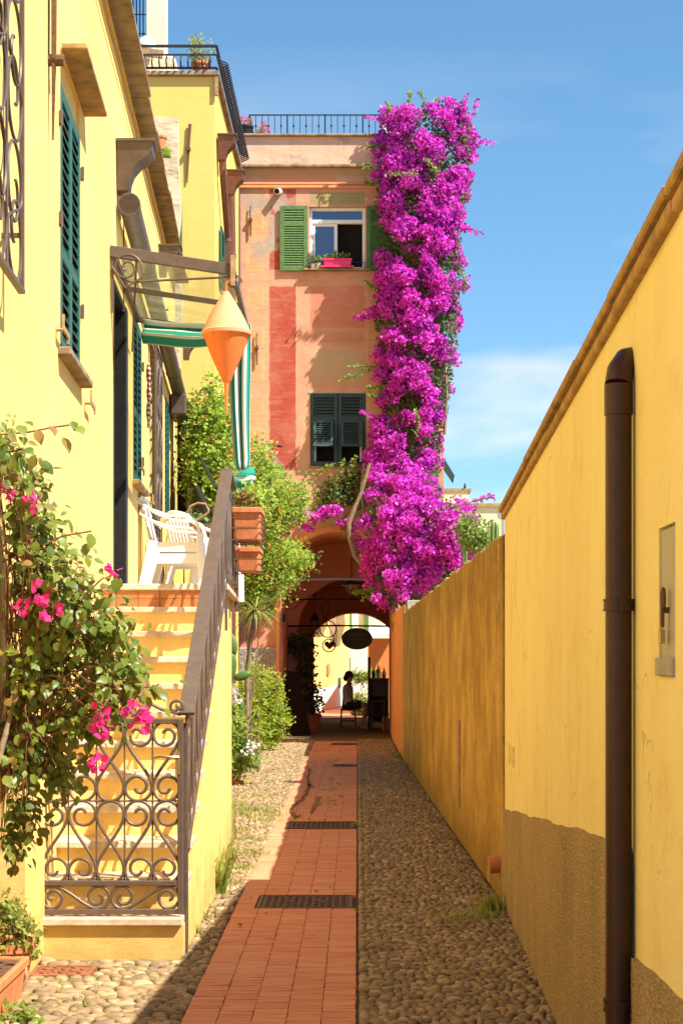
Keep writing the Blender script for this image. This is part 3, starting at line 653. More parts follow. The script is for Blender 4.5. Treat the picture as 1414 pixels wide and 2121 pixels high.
for k, s in ((0, 1), (1, -1)):
    wd = (gx1-gx0)/2; xc = gx0+wd*(k+.5); MB().tube([(xc+v, GY, (zb+zl)/2+s*u) for u, v in sscroll(zb-zl-.03, wd*.97, 520, 44)], .0095, 8).build('scroll', 'iron', GT, smooth=True)
for s in (1, -1):
    xc = (gx0+gx1)/2
    pts = [(xc+s*(.33-.30*t), GY, zt+.05+.13*(t*t*(3-2*t))) for t in [i/12 for i in range(13)]]
    cur = [(xc+s*.345+.045*math.cos(a)*s*(1-i/26), GY, zt+.075+.045*math.sin(a)*(1-i/26)) for i in range(24) for a in [R(-60+i*22)]]
    top = [(xc+s*.10+.072*math.cos(a)*s*(1-i/40), GY, zt+.10+.072*math.sin(a)*(1-i/40)) for i in range(34) for a in [R(-80+i*16)]]
    MB().tube(list(reversed(cur))+pts, gr, 8).build('crest_scroll', 'iron', GT, smooth=True); MB().tube(top, gr, 8).build('crest_scroll', 'iron', GT, smooth=True)
hb = V((gx1-.012, GY-.03, P(0,1568,GY).z)); m = MB(); m.tube([hb+V((0,.03,0)), hb, hb+V((-.03,-.012,0)), hb+V((-.09,-.012,.008)), hb+V((-.125,-.006,.0))], .009, 8); m.box(hb.x-.012, hb.x+.012, GY-.025, GY-.014, hb.z-.09, hb.z+.03); m.build('handle', 'brass', GT, smooth=True)
# stair railing
RL = thing('stair_railing', 'brown wrought iron railing climbing the open side of the yellow staircase', 'railing', (-.91, 9, .2))
HA, HB_, HC = V((-.902,8.93,1.272)), V((-.925,12.0,2.89)), V((-1.055,14.76,2.89))
MB().bar(HA, HB_, .085, .022, up=(0,-.47,.88)).build('handrail', 'iron', RL, bev=.004); MB().bar(HB_, HC, .07, .03).build('handrail', 'iron', RL, bev=.004)
MB().bar((-.925,9.02,1.22),(-.925,9.02,0.), .045, .045).build('post', 'iron', RL, bev=.004)
def rail_x(y): return -.912-.0075*(y-8.95) if y < 12 else HB_.x+(HC.x-HB_.x)*(y-12)/2.76
def rail_z(y): return 1.272+(y-8.93)*(2.89-1.272)/3.07 if y < 12 else 2.89
for a, b, dz in ((9.05,11.98,.80),(12.0,14.76,.72)):
    MB().bar((rail_x(a),a,rail_z(a)-dz),(rail_x(b),b,rail_z(b)-dz), .025, .03).build('bottom_rail', 'iron', RL)
    MB().bar((rail_x(a),a,rail_z(a)-.10),(rail_x(b),b,rail_z(b)-.10), .016, .02).build('middle_rail', 'iron', RL)
    n = round((b-a)/.16); st_ = (b-a)/n
    for k in range(n+1):
        yy = a+k*st_; MB().tube([(rail_x(yy),yy,rail_z(yy)-dz),(rail_x(yy),yy,rail_z(yy)-.02)], .008, 6).build('baluster', 'iron', RL)
        if k < n:
            s = 1 if k % 2 else -1; yc = yy+st_/2
            MB().tube([(rail_x(yc+s*u), yc+s*u, rail_z(yc+s*u)-.10-(dz-.10)/2+v) for u, v in sscroll(st_*.92, dz-.12, 400, 22)], .0075, 6).build('scroll', 'iron', RL, smooth=True)
MB().bar((-.94,12.0,2.9),(-.94,12.0,1.75), .035, .035).build('post', 'iron', RL); MB().bar((HC.x,14.76,2.9),(HC.x,14.76,1.95), .035, .035).build('post', 'iron', RL)
# ------------------------------------------------------------------ right-hand house and walls
def XRH(y): return .7316+.0192*y
def FR(y, d, z): return V((XRH(y)-d, y, z))
def ZR(y): return 2.905-.0396*y
RH = thing('low_yellow_house', 'shaded yellow house wall at right edge with roughcast base and brown drainpipe', 'house', (.9, 7, 0))
m = MB(); ys = [2.0, 3.0, 4.34, 4.6, 5.2, 6, 7, 8, 9, 10, 10.77]
for a, b in zip(ys, ys[1:]):
    if (a, b) == (4.34, 4.6):
        m.add([FR(a,0,0),FR(b,0,0),FR(b,0,1.545),FR(a,0,1.545)], [(0,1,2,3)]); m.add([FR(a,0,1.935),FR(b,0,1.935),FR(b,0,ZR(b)),FR(a,0,ZR(a))], [(0,1,2,3)])
        for p, q in (((a,1.545),(b,1.545)),((b,1.545),(b,1.935)),((b,1.935),(a,1.935)),((a,1.935),(a,1.545))): m.add([FR(p[0],0,p[1]),FR(q[0],0,q[1]),FR(q[0],-.03,q[1]),FR(p[0],-.03,p[1])], [(0,1,2,3)])
    else: m.add([FR(a,0,0),FR(b,0,0),FR(b,0,ZR(b)),FR(a,0,ZR(a))], [(0,1,2,3)])
m.add([FR(10.77,0,0),FR(10.77,-4,0),FR(10.77,-4,ZR(10.77)),FR(10.77,0,ZR(10.77))], [(0,1,2,3)]); m.build('wall', 'plaster_right', RH)
m = MB(); m.hexa([FR(2,-.1,ZR(2)-.02),FR(10.8,-.1,ZR(10.8)-.02),FR(10.8,-4,ZR(10.8)-.1),FR(2,-4,ZR(2)-.1),FR(2,-.1,ZR(2)+.03),FR(10.8,-.1,ZR(10.8)+.03),FR(10.8,-4,ZR(10.8)-.05),FR(2,-4,ZR(2)-.05)]); m.build('roof', 'slate', RH)
def edge_noise(y): return .005*math.sin(y*4.1)+.003*math.sin(y*9.7+1)+.0015*math.sin(y*23)
pl = [(10.772,-.05),(2.0,-.05),(2.0,.88),*[(yy, .88-(yy-2)*.064+edge_noise(yy)) for yy in np.arange(2.2,5.05,.06)],(5.08,.68),(5.1,1.0)]+[(yy, .60+(10.772-yy)*.0735+edge_noise(yy)) for yy in np.arange(5.15,10.75,.06)]+[(10.772,.60)]
MB().prism(pl, lambda a, b: FR(a,.014,b), lambda a, b: FR(a,-.05,b)).build('plinth', 'roughcast', RH)
y = 2.0
while y < 10.7:
    ln = rnd.uniform(.9,1.5); e = min(y+ln, 10.83); j = rnd.uniform(-.008,.008); j2 = rnd.uniform(-.006,.006)
    for d, z0, z1 in ((.024+j*.5, -.03, .010), (.042+j2*.5, .013, .046)):
        y0, y1 = y+(.25 if d > .07 else 0), e-.008+(.25 if d > .07 else 0); y1 = min(y1, 10.84)
        m = MB(); m.hexa([FR(y0,d,ZR(y0)+z0),FR(y1,d,ZR(y1)+z0),FR(y1,-.35,ZR(y1)+z0),FR(y0,-.35,ZR(y0)+z0),FR(y0,d,ZR(y0)+z1),FR(y1,d,ZR(y1)+z1),FR(y1,-.35,ZR(y1)+z1),FR(y0,-.35,ZR(y0)+z1)])
        m.build('eave_slab', 'slate_warm', RH, bev=.006)
    y += ln
# cupboard door for a meter, with ring handle and padlock tongue
m = MB(); fbox(m, FR, 4.345, 4.595, -.035, -.006, 1.55, 1.93); cd = m.build('meter_door', 'grey_paint', RH, bev=.003)
m = MB(); fbox(m, FR, 4.34, 4.60, -.01, .012, 1.535, 1.585); m.build('sill', 'concrete', cd, bev=.004)
zc = 1.74; m = MB(); m.tube([FR(4.47+.014*math.sin(R(i_*30)),.010,zc+.026*math.cos(R(i_*30))) for i_ in range(12)], .0055, 8, closed=True); m.tube([FR(4.47,-.01,zc-.03),FR(4.47,.012,zc-.03)], .008, 8); m.bar(FR(4.47,.012,zc-.02), FR(4.472,.012,zc-.075), .008, .02); hd = m.build('handle', 'iron_rust', cd, smooth=True)
m = MB(); m.tube([FR(4.478+.010*math.sin(R(i_*30-90)),.014,zc-.082+.014*math.cos(R(i_*30-90))) for i_ in range(7)], .003, 6); fbox(m, FR, 4.462, 4.494, .006, .020, zc-.118, zc-.082); m.build('padlock', 'brass', cd, bev=.002)
m = MB()
for k in range(8): fbox(m, FR, 9.95, 10.28, .0, .010, .93+k*.014, .938+k*.014)
fbox(m, FR, 9.93, 9.95, 0, .012, .92, 1.045); fbox(m, FR, 10.28, 10.30, 0, .012, .92, 1.045); m.build('vent_grille', 'plaster_right', RH)
# brown drainpipe coming out of the wall
DP = thing('wall_drainpipe', 'dark brown drainpipe bending out of the shaded right wall', 'drainpipe', (.78, 5.07, 0))
dx = .782; top = 2.40
el = [V((.90,5.22,top+.085)),V((.85,5.17,top+.095)),V((.815,5.12,top+.08)),V((.79,5.085,top+.045)),V((dx,5.07,top))]
MB().tube(el, [.040,.041,.041,.041,.0415], 18).build('elbow', 'pipe_brown', DP, smooth=True, angle=60); MB().tube([(dx,5.07,top+.002),(dx,5.07,top-.09)], .0428, 18).build('socket', 'pipe_brown', DP, smooth=True)
MB().tube([(dx,5.07,top-.05),(dx,5.07,-.02)], .0395, 18).build('pipe', 'pipe_brown', DP, smooth=True)
for z in (1.74, .54):
    m = MB(); m.tube([(dx,5.07,z-.014),(dx,5.07,z+.014)], .0445, 18); m.tube([(dx,5.07,z-.018),(dx,5.07,z-.012)], .047, 18); m.tube([(dx,5.07,z+.012),(dx,5.07,z+.018)], .047, 18); m.tube([(dx+.03,5.08,z),(dx+.11,5.10,z)], .008, 8); m.box(dx-.006, dx+.006, 5.015, 5.03, z-.02, z+.02); m.build('clamp', 'pipe_brown', DP, smooth=True)
# weathered ochre garden wall
def FB(y, d, z): return V((XR(y)-d, y, z))
def ZB(y): return 2.354+(y-10.78)*(2.17-2.354)/14.12
BW = thing('ochre_garden_wall', 'weather-streaked ochre garden wall sloping away on the right of the alley', 'wall', (.8, 17, 0))
N = 60; m = MB()
for i in range(N):
    a, b = 10.78+14.12*i/N, 10.78+14.12*(i+1)/N
    def zt(y): return ZB(y)+.012*math.sin(y*5.1)+.010*math.sin(y*13.7)
    m.add([FB(a,0,0),FB(b,0,0),FB(b,0,zt(b)-.01),FB(a,0,zt(a)-.01),FB(a,-.02,zt(a)+.012),FB(b,-.02,zt(b)+.012),FB(b,-.32,zt(b)+.01),FB(a,-.32,zt(a)+.01),FB(a,-.32,0),FB(b,-.32,0)], [(0,1,2,3),(3,2,5,4),(4,5,6,7),(7,6,9,8)])
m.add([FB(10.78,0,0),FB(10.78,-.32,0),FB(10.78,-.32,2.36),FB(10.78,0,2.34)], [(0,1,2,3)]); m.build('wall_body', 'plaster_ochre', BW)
m = MB(); fbox(m, FB, 14.2, 14.42, -.01, .018, .28, 1.02); m.build('conduit_cover', 'wood_tan', BW, bev=.006)
m = MB(); m.tube([(XR(10.95)+.05,10.95,P(0,1788,10.95).z),(XR(10.95)-.07,10.95,P(0,1788,10.95).z-.01)], .058, 16); m.build('drain_spout', 'terracotta', BW, smooth=True)
SW = thing('salmon_wall', 'salmon pink wall between the ochre garden wall and the archway', 'wall', (.65, 28, 0))
m = MB(); m.hexa([FB(24.9,.0,0),FB(30.99,.0,0),FB(30.99,-.3,0),FB(24.9,-.3,0),FB(24.9,0,2.30),FB(30.99,0,2.30),FB(30.99,-.3,2.30),FB(24.9,-.3,2.30)]); m.build('wall_body', 'plaster_salmon', SW, bev=.02)
m = MB(); m.hexa([FB(24.88,-.05,2.16),FB(25.3,-.05,2.16),FB(25.3,-.3,2.16),FB(24.88,-.3,2.16),FB(24.88,-.05,2.36),FB(25.3,-.05,2.36),FB(25.3,-.3,2.36),FB(24.88,-.3,2.36)]); m.build('top_block', 'concrete', SW, bev=.01)

# ------------------------------------------------------------------ arched red house
AH = thing('arched_red_house', 'tall red and orange frescoed house with archway at the end of the alley', 'house', (0, FY, 0))
HX0, HX1 = -2.15, 1.58
def arch_top(x, cx, a, zs, h):
    Rr = (a*a+h*h)/(2*h); dx_ = min(abs(x-cx), a); return zs+h-Rr+math.sqrt(max(0, Rr*Rr-dx_*dx_))
def archwall(m, y, x0, x1, z1, cx, a, zs, h, holes=(), n=28):
    xs = sorted(set([x0, x1]+[cx+a*math.sin(math.pi*(i/n-.5)) for i in range(n+1)]+[q for hh in holes for q in hh[:2]]))
    for p, q in zip(xs, xs[1:]):
        mid = (p+q)/2; inside = abs(mid-cx) < a
        b0, b1 = (arch_top(p,cx,a,zs,h), arch_top(q,cx,a,zs,h)) if inside else (0, 0)
        segs = []; cur = None
        zz = [(hh[2], hh[3]) for hh in holes if hh[0] <= mid <= hh[1]]; zz.sort(); lo0, lo1 = b0, b1
        for c_, d_ in zz: segs.append((lo0, lo1, c_, c_)); lo0 = lo1 = d_
        segs.append((lo0, lo1, z1, z1))
        for l0, l1, u0, u1 in segs: m.add([(p,y,l0),(q,y,l1),(q,y,u1),(p,y,u0)], [(0,1,2,3)])
def vault(m, y0, y1, cx, a, zs, h, n=28, ny=4):
    prof = [(cx-a, 0)]+[(cx+a*math.sin(math.pi*(i/n-.5)), arch_top(cx+a*math.sin(math.pi*(i/n-.5)),cx,a,zs,h)) for i in range(n+1)]+[(cx+a, 0)]
    for k in range(ny):
        p, q = y0+(y1-y0)*k/ny, y0+(y1-y0)*(k+1)/ny
        for (xa, za), (xb, zb_) in zip(prof, prof[1:]): m.add([(xa,p,za),(xb,p,zb_),(xb,q,zb_),(xa,q,za)], [(0,1,2,3)])
ZC = fz(345); ZP = fz(284)
w1 = (fx(640), fx(757), fz(558), fz(428)); w2 = (fx(642), fx(757), fz(965), fz(815))
m = MB(); archwall(m, FY, HX0, HX1, ZC, -.38, 1.02, 2.78, 1.0195, holes=(w1, w2))
for a, b, c, d in (w1, w2):
    for p, q in (((a,c),(b,c)),((b,c),(b,d)),((b,d),(a,d)),((a,d),(a,c))): m.add([(p[0],FY,p[1]),(q[0],FY,q[1]),(q[0],FY+.22,q[1]),(p[0],FY+.22,p[1])], [(0,1,2,3)])
m.add([(HX0,FY,0),(HX0,41,0),(HX0,41,ZC),(HX0,FY,ZC)], [(0,1,2,3)]); m.add([(HX1,FY,0),(HX1,41,0),(HX1,41,ZC),(HX1,FY,ZC)], [(0,1,2,3)])
m.build('wall', 'fresco', AH)
m = MB(); vault(m, FY+.001, 34.2, -.38, 1.02, 2.78, 1.0195); m.build('vault', 'plaster_vault', AH, smooth=True, angle=50)
m = MB(); archwall(m, 34.2, -1.6, 1.2, 4.2, -.14, 1.06, 2.03, 1.0595); vault(m, 34.201, 34.8, -.14, 1.06, 2.03, 1.0595, ny=1); m.build('arch_rib', 'plaster_vault', AH)
m = MB(); vault(m, 34.802, 40.0, -.14, 1.30, 2.03, 1.2995); m.build('inner_vault', 'plaster_vault', AH, smooth=True, angle=50)
m = MB(); archwall(m, 40.0, -1.7, 1.4, 4.2, -.08, .97, 2.02, .50); vault(m, 40.001, 40.98, -.08, .97, 2.02, .50, ny=1); m.build('rear_arch', 'plaster_vault', AH)
m = MB(); archwall(m, 41.0, HX0, HX1, ZC, -.08, .972, 2.02, .502); m.build('rear_wall', 'plaster_salmon', AH)
for k in range(15):   # voussoir edge trim round the arch
    pass
m = MB(); n = 30; ring = [(-.38+1.0*math.cos(R(180-180*i/n)), 2.78+1.0*math.sin(R(180-180*i/n))) for i in range(n+1)]
for (xa, za), (xb, zb_) in zip(ring, ring[1:]):
    ka, kb = 1.02/1.0, 1.12
    def rp_(x, z, k): return ((x+.38)*k-.38, (z-2.78)*k+2.78)
    A, B, C, D = rp_(xa,za,ka), rp_(xb,zb_,ka), rp_(xb,zb_,kb), rp_(xa,za,kb)
    m.hexa([(A[0],FY-.025,A[1]),(B[0],FY-.025,B[1]),(B[0],FY-.001,B[1]),(A[0],FY-.001,A[1]),(D[0],FY-.025,D[1]),(C[0],FY-.025,C[1]),(C[0],FY-.001,C[1]),(D[0],FY-.001,D[1])])
m.build('arch_band', 'plaster_salmon', AH)
MB().box(HX0-.03, fx(574), FY-.05, FY-.002, 0, fz(1341)).build('plinth', 'roughcast_grey', AH, bev=.02)
MB().box(fx(572), fx(580.5), FY-.075, FY+.15, 0, 3.0).build('jamb', 'plaster_salmon', AH, bev=.015)
MB().box(HX0-.09, HX1+.09, FY-.11, FY-.001, ZC-.035, ZC+.02).build('cornice', 'slate', AH, bev=.01); MB().box(HX0-.02, HX1+.02, FY-.045, FY-.001, fz(391), fz(385)).build('moulding', 'plaster_salmon', AH, bev=.012)
MB().box(HX0-.02, HX1+.02, FY-.03, FY-.001, fz(383), fz(379)).build('moulding', 'plaster_salmon', AH, bev=.008)
m = MB(); m.box(HX0-.01, HX1+.01, FY-.02, FY+.25, ZC+.021, ZP); m.box(HX0-.01, HX0+.24, FY+.251, 41, ZC+.021, ZP); m.box(HX1-.24, HX1+.01, FY+.251, 41, ZC+.021, ZP); m.build('parapet', 'plaster_parapet', AH)
m = MB(); m.box(HX0-.08, HX1+.08, FY-.09, FY+.30, ZP+.001, ZP+.045); m.build('parapet_cap', 'slate', AH, bev=.01); MB().box(HX0+.01, HX1-.01, FY+.01, 40.99, ZC-.1, ZC-.04).build('terrace_floor', 'terracotta', AH)
# upper window: white frame, one sash slid open, olive shutters folded back
def FF(x, d, z): return V((x, FY-d, z))
a, b, c, d = w1
m = MB(); fbox(m, FF, a-.04, b+.04, -.60, -.225, c-.05, d+.05); m.build('room_shade_block', 'unlit_black', AH)  # solid block, the room's shade painted near-black
m = MB(); f = .06
for u0, u1, v0, v1 in ((a,a+f,c,d),(b-f,b,c,d),(a+f,b-f,d-f,d),(a+f,b-f,c,c+f),(a+f,b-f,d-.29,d-.22)): fbox(m, FF, u0, u1, -.16, -.08, v0, v1)
wf = m.build('window_frame', 'paint_white', AH, bev=.004)
mid = (a+b)/2+.0; m = MB()
for u0, u1, v0, v1 in ((a+f,a+f+.05,c+f,d-.29),(mid-.06,mid,c+f,d-.29),(a+f+.05,mid-.06,c+f,c+f+.05),(a+f+.05,mid-.06,d-.34,d-.29)): fbox(m, FF, u0, u1, -.14, -.10, v0, v1)
sa = m.build('sash', 'paint_white', AH, bev=.004); m = MB(); fbox(m, FF, a+f+.05, mid-.06, -.125, -.118, c+f+.05, d-.34); m.build('pane', 'window_pane', sa)
m = MB(); fbox(m, FF, a+f, b-f, -.125, -.118, d-.22, d-f); m.build('pane', 'window_pane', wf)
MB().box(a-.10, b+.10, FY-.12, FY+.1, c-.035, c-.001).build('window_sill', 'slate', AH, bev=.006)
for u0, u1 in ((fx(580),fx(637)), (fx(759),fx(816))): shutter(AH, FF, u0, u1, fz(562), fz(428), 'shutter_olive', cuts=(fz(470),), d=.03, th=.035, pitch=.042, stile=.075)
# lower window: closed dark shutters with flaps propped out
a, b, c, d = w2
m = MB(); fbox(m, FF, a-.04, b+.04, -.5, -.225, c-.05, d+.05); m.build('room_shade_block', 'unlit_black', AH)  # solid block painted near-black as shade behind the shutters
m = MB()
for u0, u1, v0, v1 in ((a+.06,a+.11,c+.03,d),(b-.11,b-.06,c+.03,d),(a+.11,b-.11,c+.03,c+.08)): fbox(m, FF, u0, u1, -.16, -.1, v0, v1)
m.build('window_frame', 'paint_white', AH)
h2 = fz(866); mid = (a+b)/2
for s, (u0, u1) in enumerate(((a+.005, mid-.006), (mid+.006, b-.005))):
    sh = shutter(AH, FF, u0, u1, c+.01, d-.005, 'shutter_dark', cuts=(h2-.04,), d=-.03, th=.045, pitch=.055, stile=.065, skip=(0,))
    def FP(x, dd, z, z0=h2-.05): t = (z0-z); return V((x, FY-.02-dd*.95-t*.34, z+dd*.3))    # hung flap, tilted outwards at the foot
    m = MB(); lo = fz(928); u0_, u1_ = u0+.055, u1-.075
    for q0, q1, v0, v1 in ((u0_,u0_+.05,lo,h2-.05),(u1_-.05,u1_,lo,h2-.05),(u0_+.05,u1_-.05,lo,lo+.05),(u0_+.05,u1_-.05,h2-.1,h2-.05)): fbox(m, FP, q0, q1, .0, .03, v0, v1)
    fl = m.build('flap', 'shutter_dark', AH, bev=.003); nn = 9; first = None
    for k in range(nn):
        v = lo+.06+(h2-.16-lo)*(k+.5)/nn; q = MB(); q.hexa([FP(u0_+.045,.022,v-.020),FP(u1_-.045,.022,v-.020),FP(u1_-.045,.0,v+.010),FP(u0_+.045,.0,v+.010),FP(u0_+.045,.026,v-.014),FP(u1_-.045,.026,v-.014),FP(u1_-.045,.004,v+.017),FP(u0_+.045,.004,v+.017)]); q.build('slat', 'shutter_dark', fl)
m = MB(); fbox(m, FF, a-.02, b+.02, -.22, .03, c-.03, c-.002); m.build('window_sill', 'slate', AH)
m = MB(); fbox(m, FF, a-.03, b+.03, -.01, .012, d+.004, d+.03); m.build('lintel_strip', 'concrete', AH)
# iron tie anchors, vent pipe, side shutter
for px, y0, y1 in ((519,428,490),(532,690,757)):
    z0, z1 = fz(y1), fz(y0); zm_ = z0+(z1-z0)*.55; x = fx(px); m = MB(); m.hexa([(x-.012,FY-.05,z0),(x+.012,FY-.05,z0),(x+.012,FY-.03,z0),(x-.012,FY-.03,z0),(x-.022,FY-.05,zm_),(x+.022,FY-.05,zm_),(x+.022,FY-.03,zm_),(x-.022,FY-.03,zm_)])
    m.tube([(x,FY-.04,zm_),(x-.01,FY-.04,z1-.1),(x+.005,FY-.04,z1)], .011, 6); m.tube([(x,FY+.02,zm_),(x,FY-.08,zm_)], .035, 8); m.build('wall_anchor', 'iron_rust', AH)
m = MB(); v0 = V((fx(580),FY+.05,fz(396))); v1 = V((fx(574),FY-.16,fz(401))); m.tube([v0,v1], .06, 14); vp = m.build('vent_pipe', 'plaster_white', AH, smooth=True); dr = (v1-v0).normalized(); m = MB(); m.tube([v1-dr*.01, v1+dr*.003], .047, 14); m.build('bore_shade_disc', 'unlit_black', vp)  # pipe's hollow is a dark disc, shade painted on its mouth
m = MB(); Q = [P(917,945,31.4),P(941,985,31.4),P(938,1000,31.4),P(917,968,31.4)]; m.add([q for q in Q]+[q+V((.02,.6,.05)) for q in Q], [(0,1,2,3),(4,7,6,5),(0,4,5,1),(1,5,6,2),(2,6,7,3),(3,7,4,0)]); m.build('side_shutter', 'shutter_dark', AH)
# roof terrace railing of the arched house
TR = thing('terrace_railing', 'thin dark railing along roof terrace of the frescoed house', 'railing', (0, FY+.2, ZP))
ry = FY+.12; z0, z1 = ZP+.045, fz(234); x0, x1 = fx(516), fx(960)
for z in (z1, z0+.03): MB().bar((x0,ry,z),(x1,ry,z), .025, .02).build('rail', 'iron_black', TR)
MB().bar((x0,ry,z1),(x0,ry+3,z1), .025, .02).build('rail', 'iron_black', TR); MB().bar((x0,ry,z0+.03),(x0,ry+3,z0+.03), .025, .02).build('rail', 'iron_black', TR)
n = 34
for k in range(n+1):
    x = x0+(x1-x0)*k/n; m = MB(); m.tube([(x,ry,z0),(x,ry,z1)], .014 if k % 6 == 0 else .007, 6)
    if k % 2: m.lathe([(.006,-.03),(.02,-.01),(.02,.01),(.006,.03)], (x,ry,(z0+z1)/2), 8)
    m.build('baluster', 'iron_black', TR)
for k in range(1, 12): MB().tube([(x0,ry+k*.25,z0),(x0,ry+k*.25,z1)], .007, 6).build('baluster', 'iron_black', TR)

# ------------------------------------------------------------------ yellow terrace house behind the first one
TH = thing('terrace_house', 'tall yellow house with roof terrace standing beside the frescoed house', 'house', (-2.6, 27, 0))
tx, ty, tz = -2.15, 25.5, 10.28
def FTS(y, d, z): return V((tx+d, y, z))
def FTF(x, d, z): return V((x, ty-d, z))
m = MB(); m.box(-7, tx, ty, 30.6, 0, tz); m.build('wall', 'plaster_terrace', TH)
MB().box(-7, tx+.07, ty-.07, 30.66, tz+.001, tz+.07).build('terrace_slab', 'slate', TH, bev=.01); m = MB(); m.bar((tx+.03,ty-.03,tz),(tx+.03,ty-.03,tz-.3), .05, .05); m.build('corner_strip', 'wood_tan', TH)
shutter(TH, FTF, -3.06, -2.64, 7.45, 8.36, 'shutter_green', cuts=(7.8,), d=.02, pitch=.06)
shutter(TH, FTS, 26.2, 26.72, 7.3, 8.2, 'shutter_green', cuts=(7.7,), d=.02, pitch=.06); MB().box(tx-.1, tx+.012, 26.75, 27.3, 7.3, 8.2).build('window_back', 'paint_white', TH)
z0, z1 = P(0,325,ty).z, P(0,258,ty).z; x = P(391,0,ty).x; m = MB(); zq = P(0,310,ty).z; m.hexa([(x-.03,ty-.03,P(0,380,ty).z),(x-.015,ty-.03,P(0,380,ty).z),(x-.015,ty-.015,P(0,380,ty).z),(x-.03,ty-.015,P(0,380,ty).z),(x-.02,ty-.04,zq),(x+.02,ty-.04,zq),(x+.02,ty-.02,zq),(x-.02,ty-.02,zq)]); m.hexa([(x-.02,ty-.04,zq),(x+.015,ty-.04,zq),(x+.015,ty-.02,zq),(x-.02,ty-.02,zq),(x,ty-.04,z1),(x+.045,ty-.04,z1),(x+.045,ty-.02,z1),(x,ty-.02,z1)]); m.tube([(x,ty,zq),(x,ty-.09,zq)], .035, 8); m.build('wall_anchor', 'iron_rust', TH)
def hop2(yc, z, s, pipe_to):
    prof = [(0,0),(.42,0),(.46,.18),(.55,.36),(.78,.55),(.96,.66),(1.,.8),(1.,1.),(0,1.)]; h = .36*s; wd = .27*s
    m = MB(); m.prism(prof, lambda u, v: FTS(yc-wd*.55*(.5+.5*v), .02+u*wd, z+v*h), lambda u, v: FTS(yc+wd*.55*(.5+.5*v), .02+u*wd, z+v*h))
    t = thing('hopper_drainpipe', pipe_to[2], 'drainpipe', (tx+.08, yc, 0), 'copper drainpipes on the terrace house'); m.build('hopper', 'copper_brown', t, bev=.005); m = MB(); fbox(m, FTS, yc-wd*.62, yc+wd*.62, .015, .03+wd*1.05, z+h, z+h*1.06); m.build('rim', 'copper_brown', t)
    y2 = pipe_to[0]; MB().tube([FTS(yc,.09,z+.02), FTS(yc,.09,z-.12), FTS(y2,.09,pipe_to[1]), FTS(y2,.09,.3)], .055, 12).build('pipe', 'copper_brown', t, smooth=True)
    for zz in (z-1.0, 6.2, 4.8): MB().tube([FTS(y2,.09,zz), FTS(y2,.09,zz+.06)], .064, 12).build('clamp', 'copper_brown', t)
hop2(25.9, 9.12, 1.0, (26.9, 8.2, 'brown copper drainpipe and hopper nearest the corner of the terrace house')); hop2(27.75, 9.1, 1.0, (27.9, 8.3, 'brown copper drainpipe and hopper further along the terrace house'))
# belly-fronted terrace railing
BR = thing('balcony_railing', 'black belly-fronted iron railing round the high yellow roof terrace', 'railing', (-2.5, ty, tz+.07))
zb0 = tz+.12; zt0 = P(0,97,ty).z
def belly(t): return .02+.10*math.sin(math.pi*min(1, t*1.25))**2*(1-t*.3) if t < .8 else .02
for z, w_ in ((zt0,.035),(zt0-.13,.022),(zb0,.03)):
    MB().bar((-3.4,ty-.03,z),(tx+.03,ty-.03,z), w_, w_).build('rail', 'iron_black', BR); MB().bar((tx+.03,ty-.03,z),(tx+.03,30.5,z), w_, w_).build('rail', 'iron_black', BR)
def bal(fn): return MB().tube([fn(belly(i/8), zb0+(zt0-.13-zb0)*i/8) for i in range(9)], .012, 6)
x = -3.3
while x < tx-.02: bal(lambda d, z: (x, ty-.03-d, z)).build('baluster', 'iron_black', BR); x += .108
yy = ty+.05; fb = None
while yy < 30.4:
    if fb is None: fb = bal(lambda d, z: (tx+.03+d*1.6, yy, z)).build('baluster', 'iron_black', BR); y_f = yy
    else: rep(fb, (0, yy-y_f, 0))
    yy += .11
# clutter on that terrace
CH = MB().box(P(306,0,27).x, P(345,0,27).x, 26.8, 27.2, tz+.07, 13.2).build('chimney_stack', 'plaster_bone', None, bev=.01); tag(CH, 'pale plastered chimney stack rising from the high roof terrace', 'chimney')
m = MB(); m.ell(P(304,98,26.2), (.15,.15,.17), 18, 10); gl = m.build('globe_lamp', 'plastic_white', None, smooth=True); tag(gl, 'white round globe lamp beside the terrace chimney', 'lamp')
m = MB(); b0 = P(350,130,26.3); m.hexa([(-3.45,26.3,tz+.08),(-2.72,26.3,tz+.08),(-2.72,26.9,tz+.08),(-3.45,26.9,tz+.08),(-3.4,26.35,tz+.62),(-2.85,26.35,tz+.62),(-2.85,26.8,tz+.62),(-3.4,26.8,tz+.62)]); oven = m.build('stone_oven', 'plaster_old', None, bev=.03); tag(oven, 'rough stone block behind the belly-fronted railing', 'stone block')
bb = MB().bar(P(296,107,25.8), P(338,113,25.8), .05, .12).build('timber_beam', 'wood_tan'); tag(bb, 'short timber beam on the railing below the globe lamp', 'beam')
m = MB()
for k in range(5): px = 276+k*7; m.tube([P(px,-60,27.4), P(px,75,27.4)], .011, 6)
for py in (-20, 30, 70): m.tube([P(272,py,27.4), P(308,py,27.4)], .009, 6)
tr = m.build('iron_trellis', 'iron_black'); tag(tr, 'thin black iron trellis left of the terrace chimney', 'trellis')
# crumbling party wall between the two yellow houses
N = 14; m = MB(); zt_ = P(0,250,23.4).z; edge = [(P(376+rnd.uniform(-7,3),0,23.4).x, 5.2+(zt_-5.2)*i/N) for i in range(N+1)]
poly = [(-3.4,5.2)]+edge+[(-2.75,zt_+.03),(-3.4,zt_)]
pw = MB().prism(poly, lambda a, b: (a,23.3,b), lambda a, b: (a-.03,23.75,b)).build('party_wall', 'plaster_old'); tag(pw, 'crumbling pale party wall between the two yellow houses', 'wall')
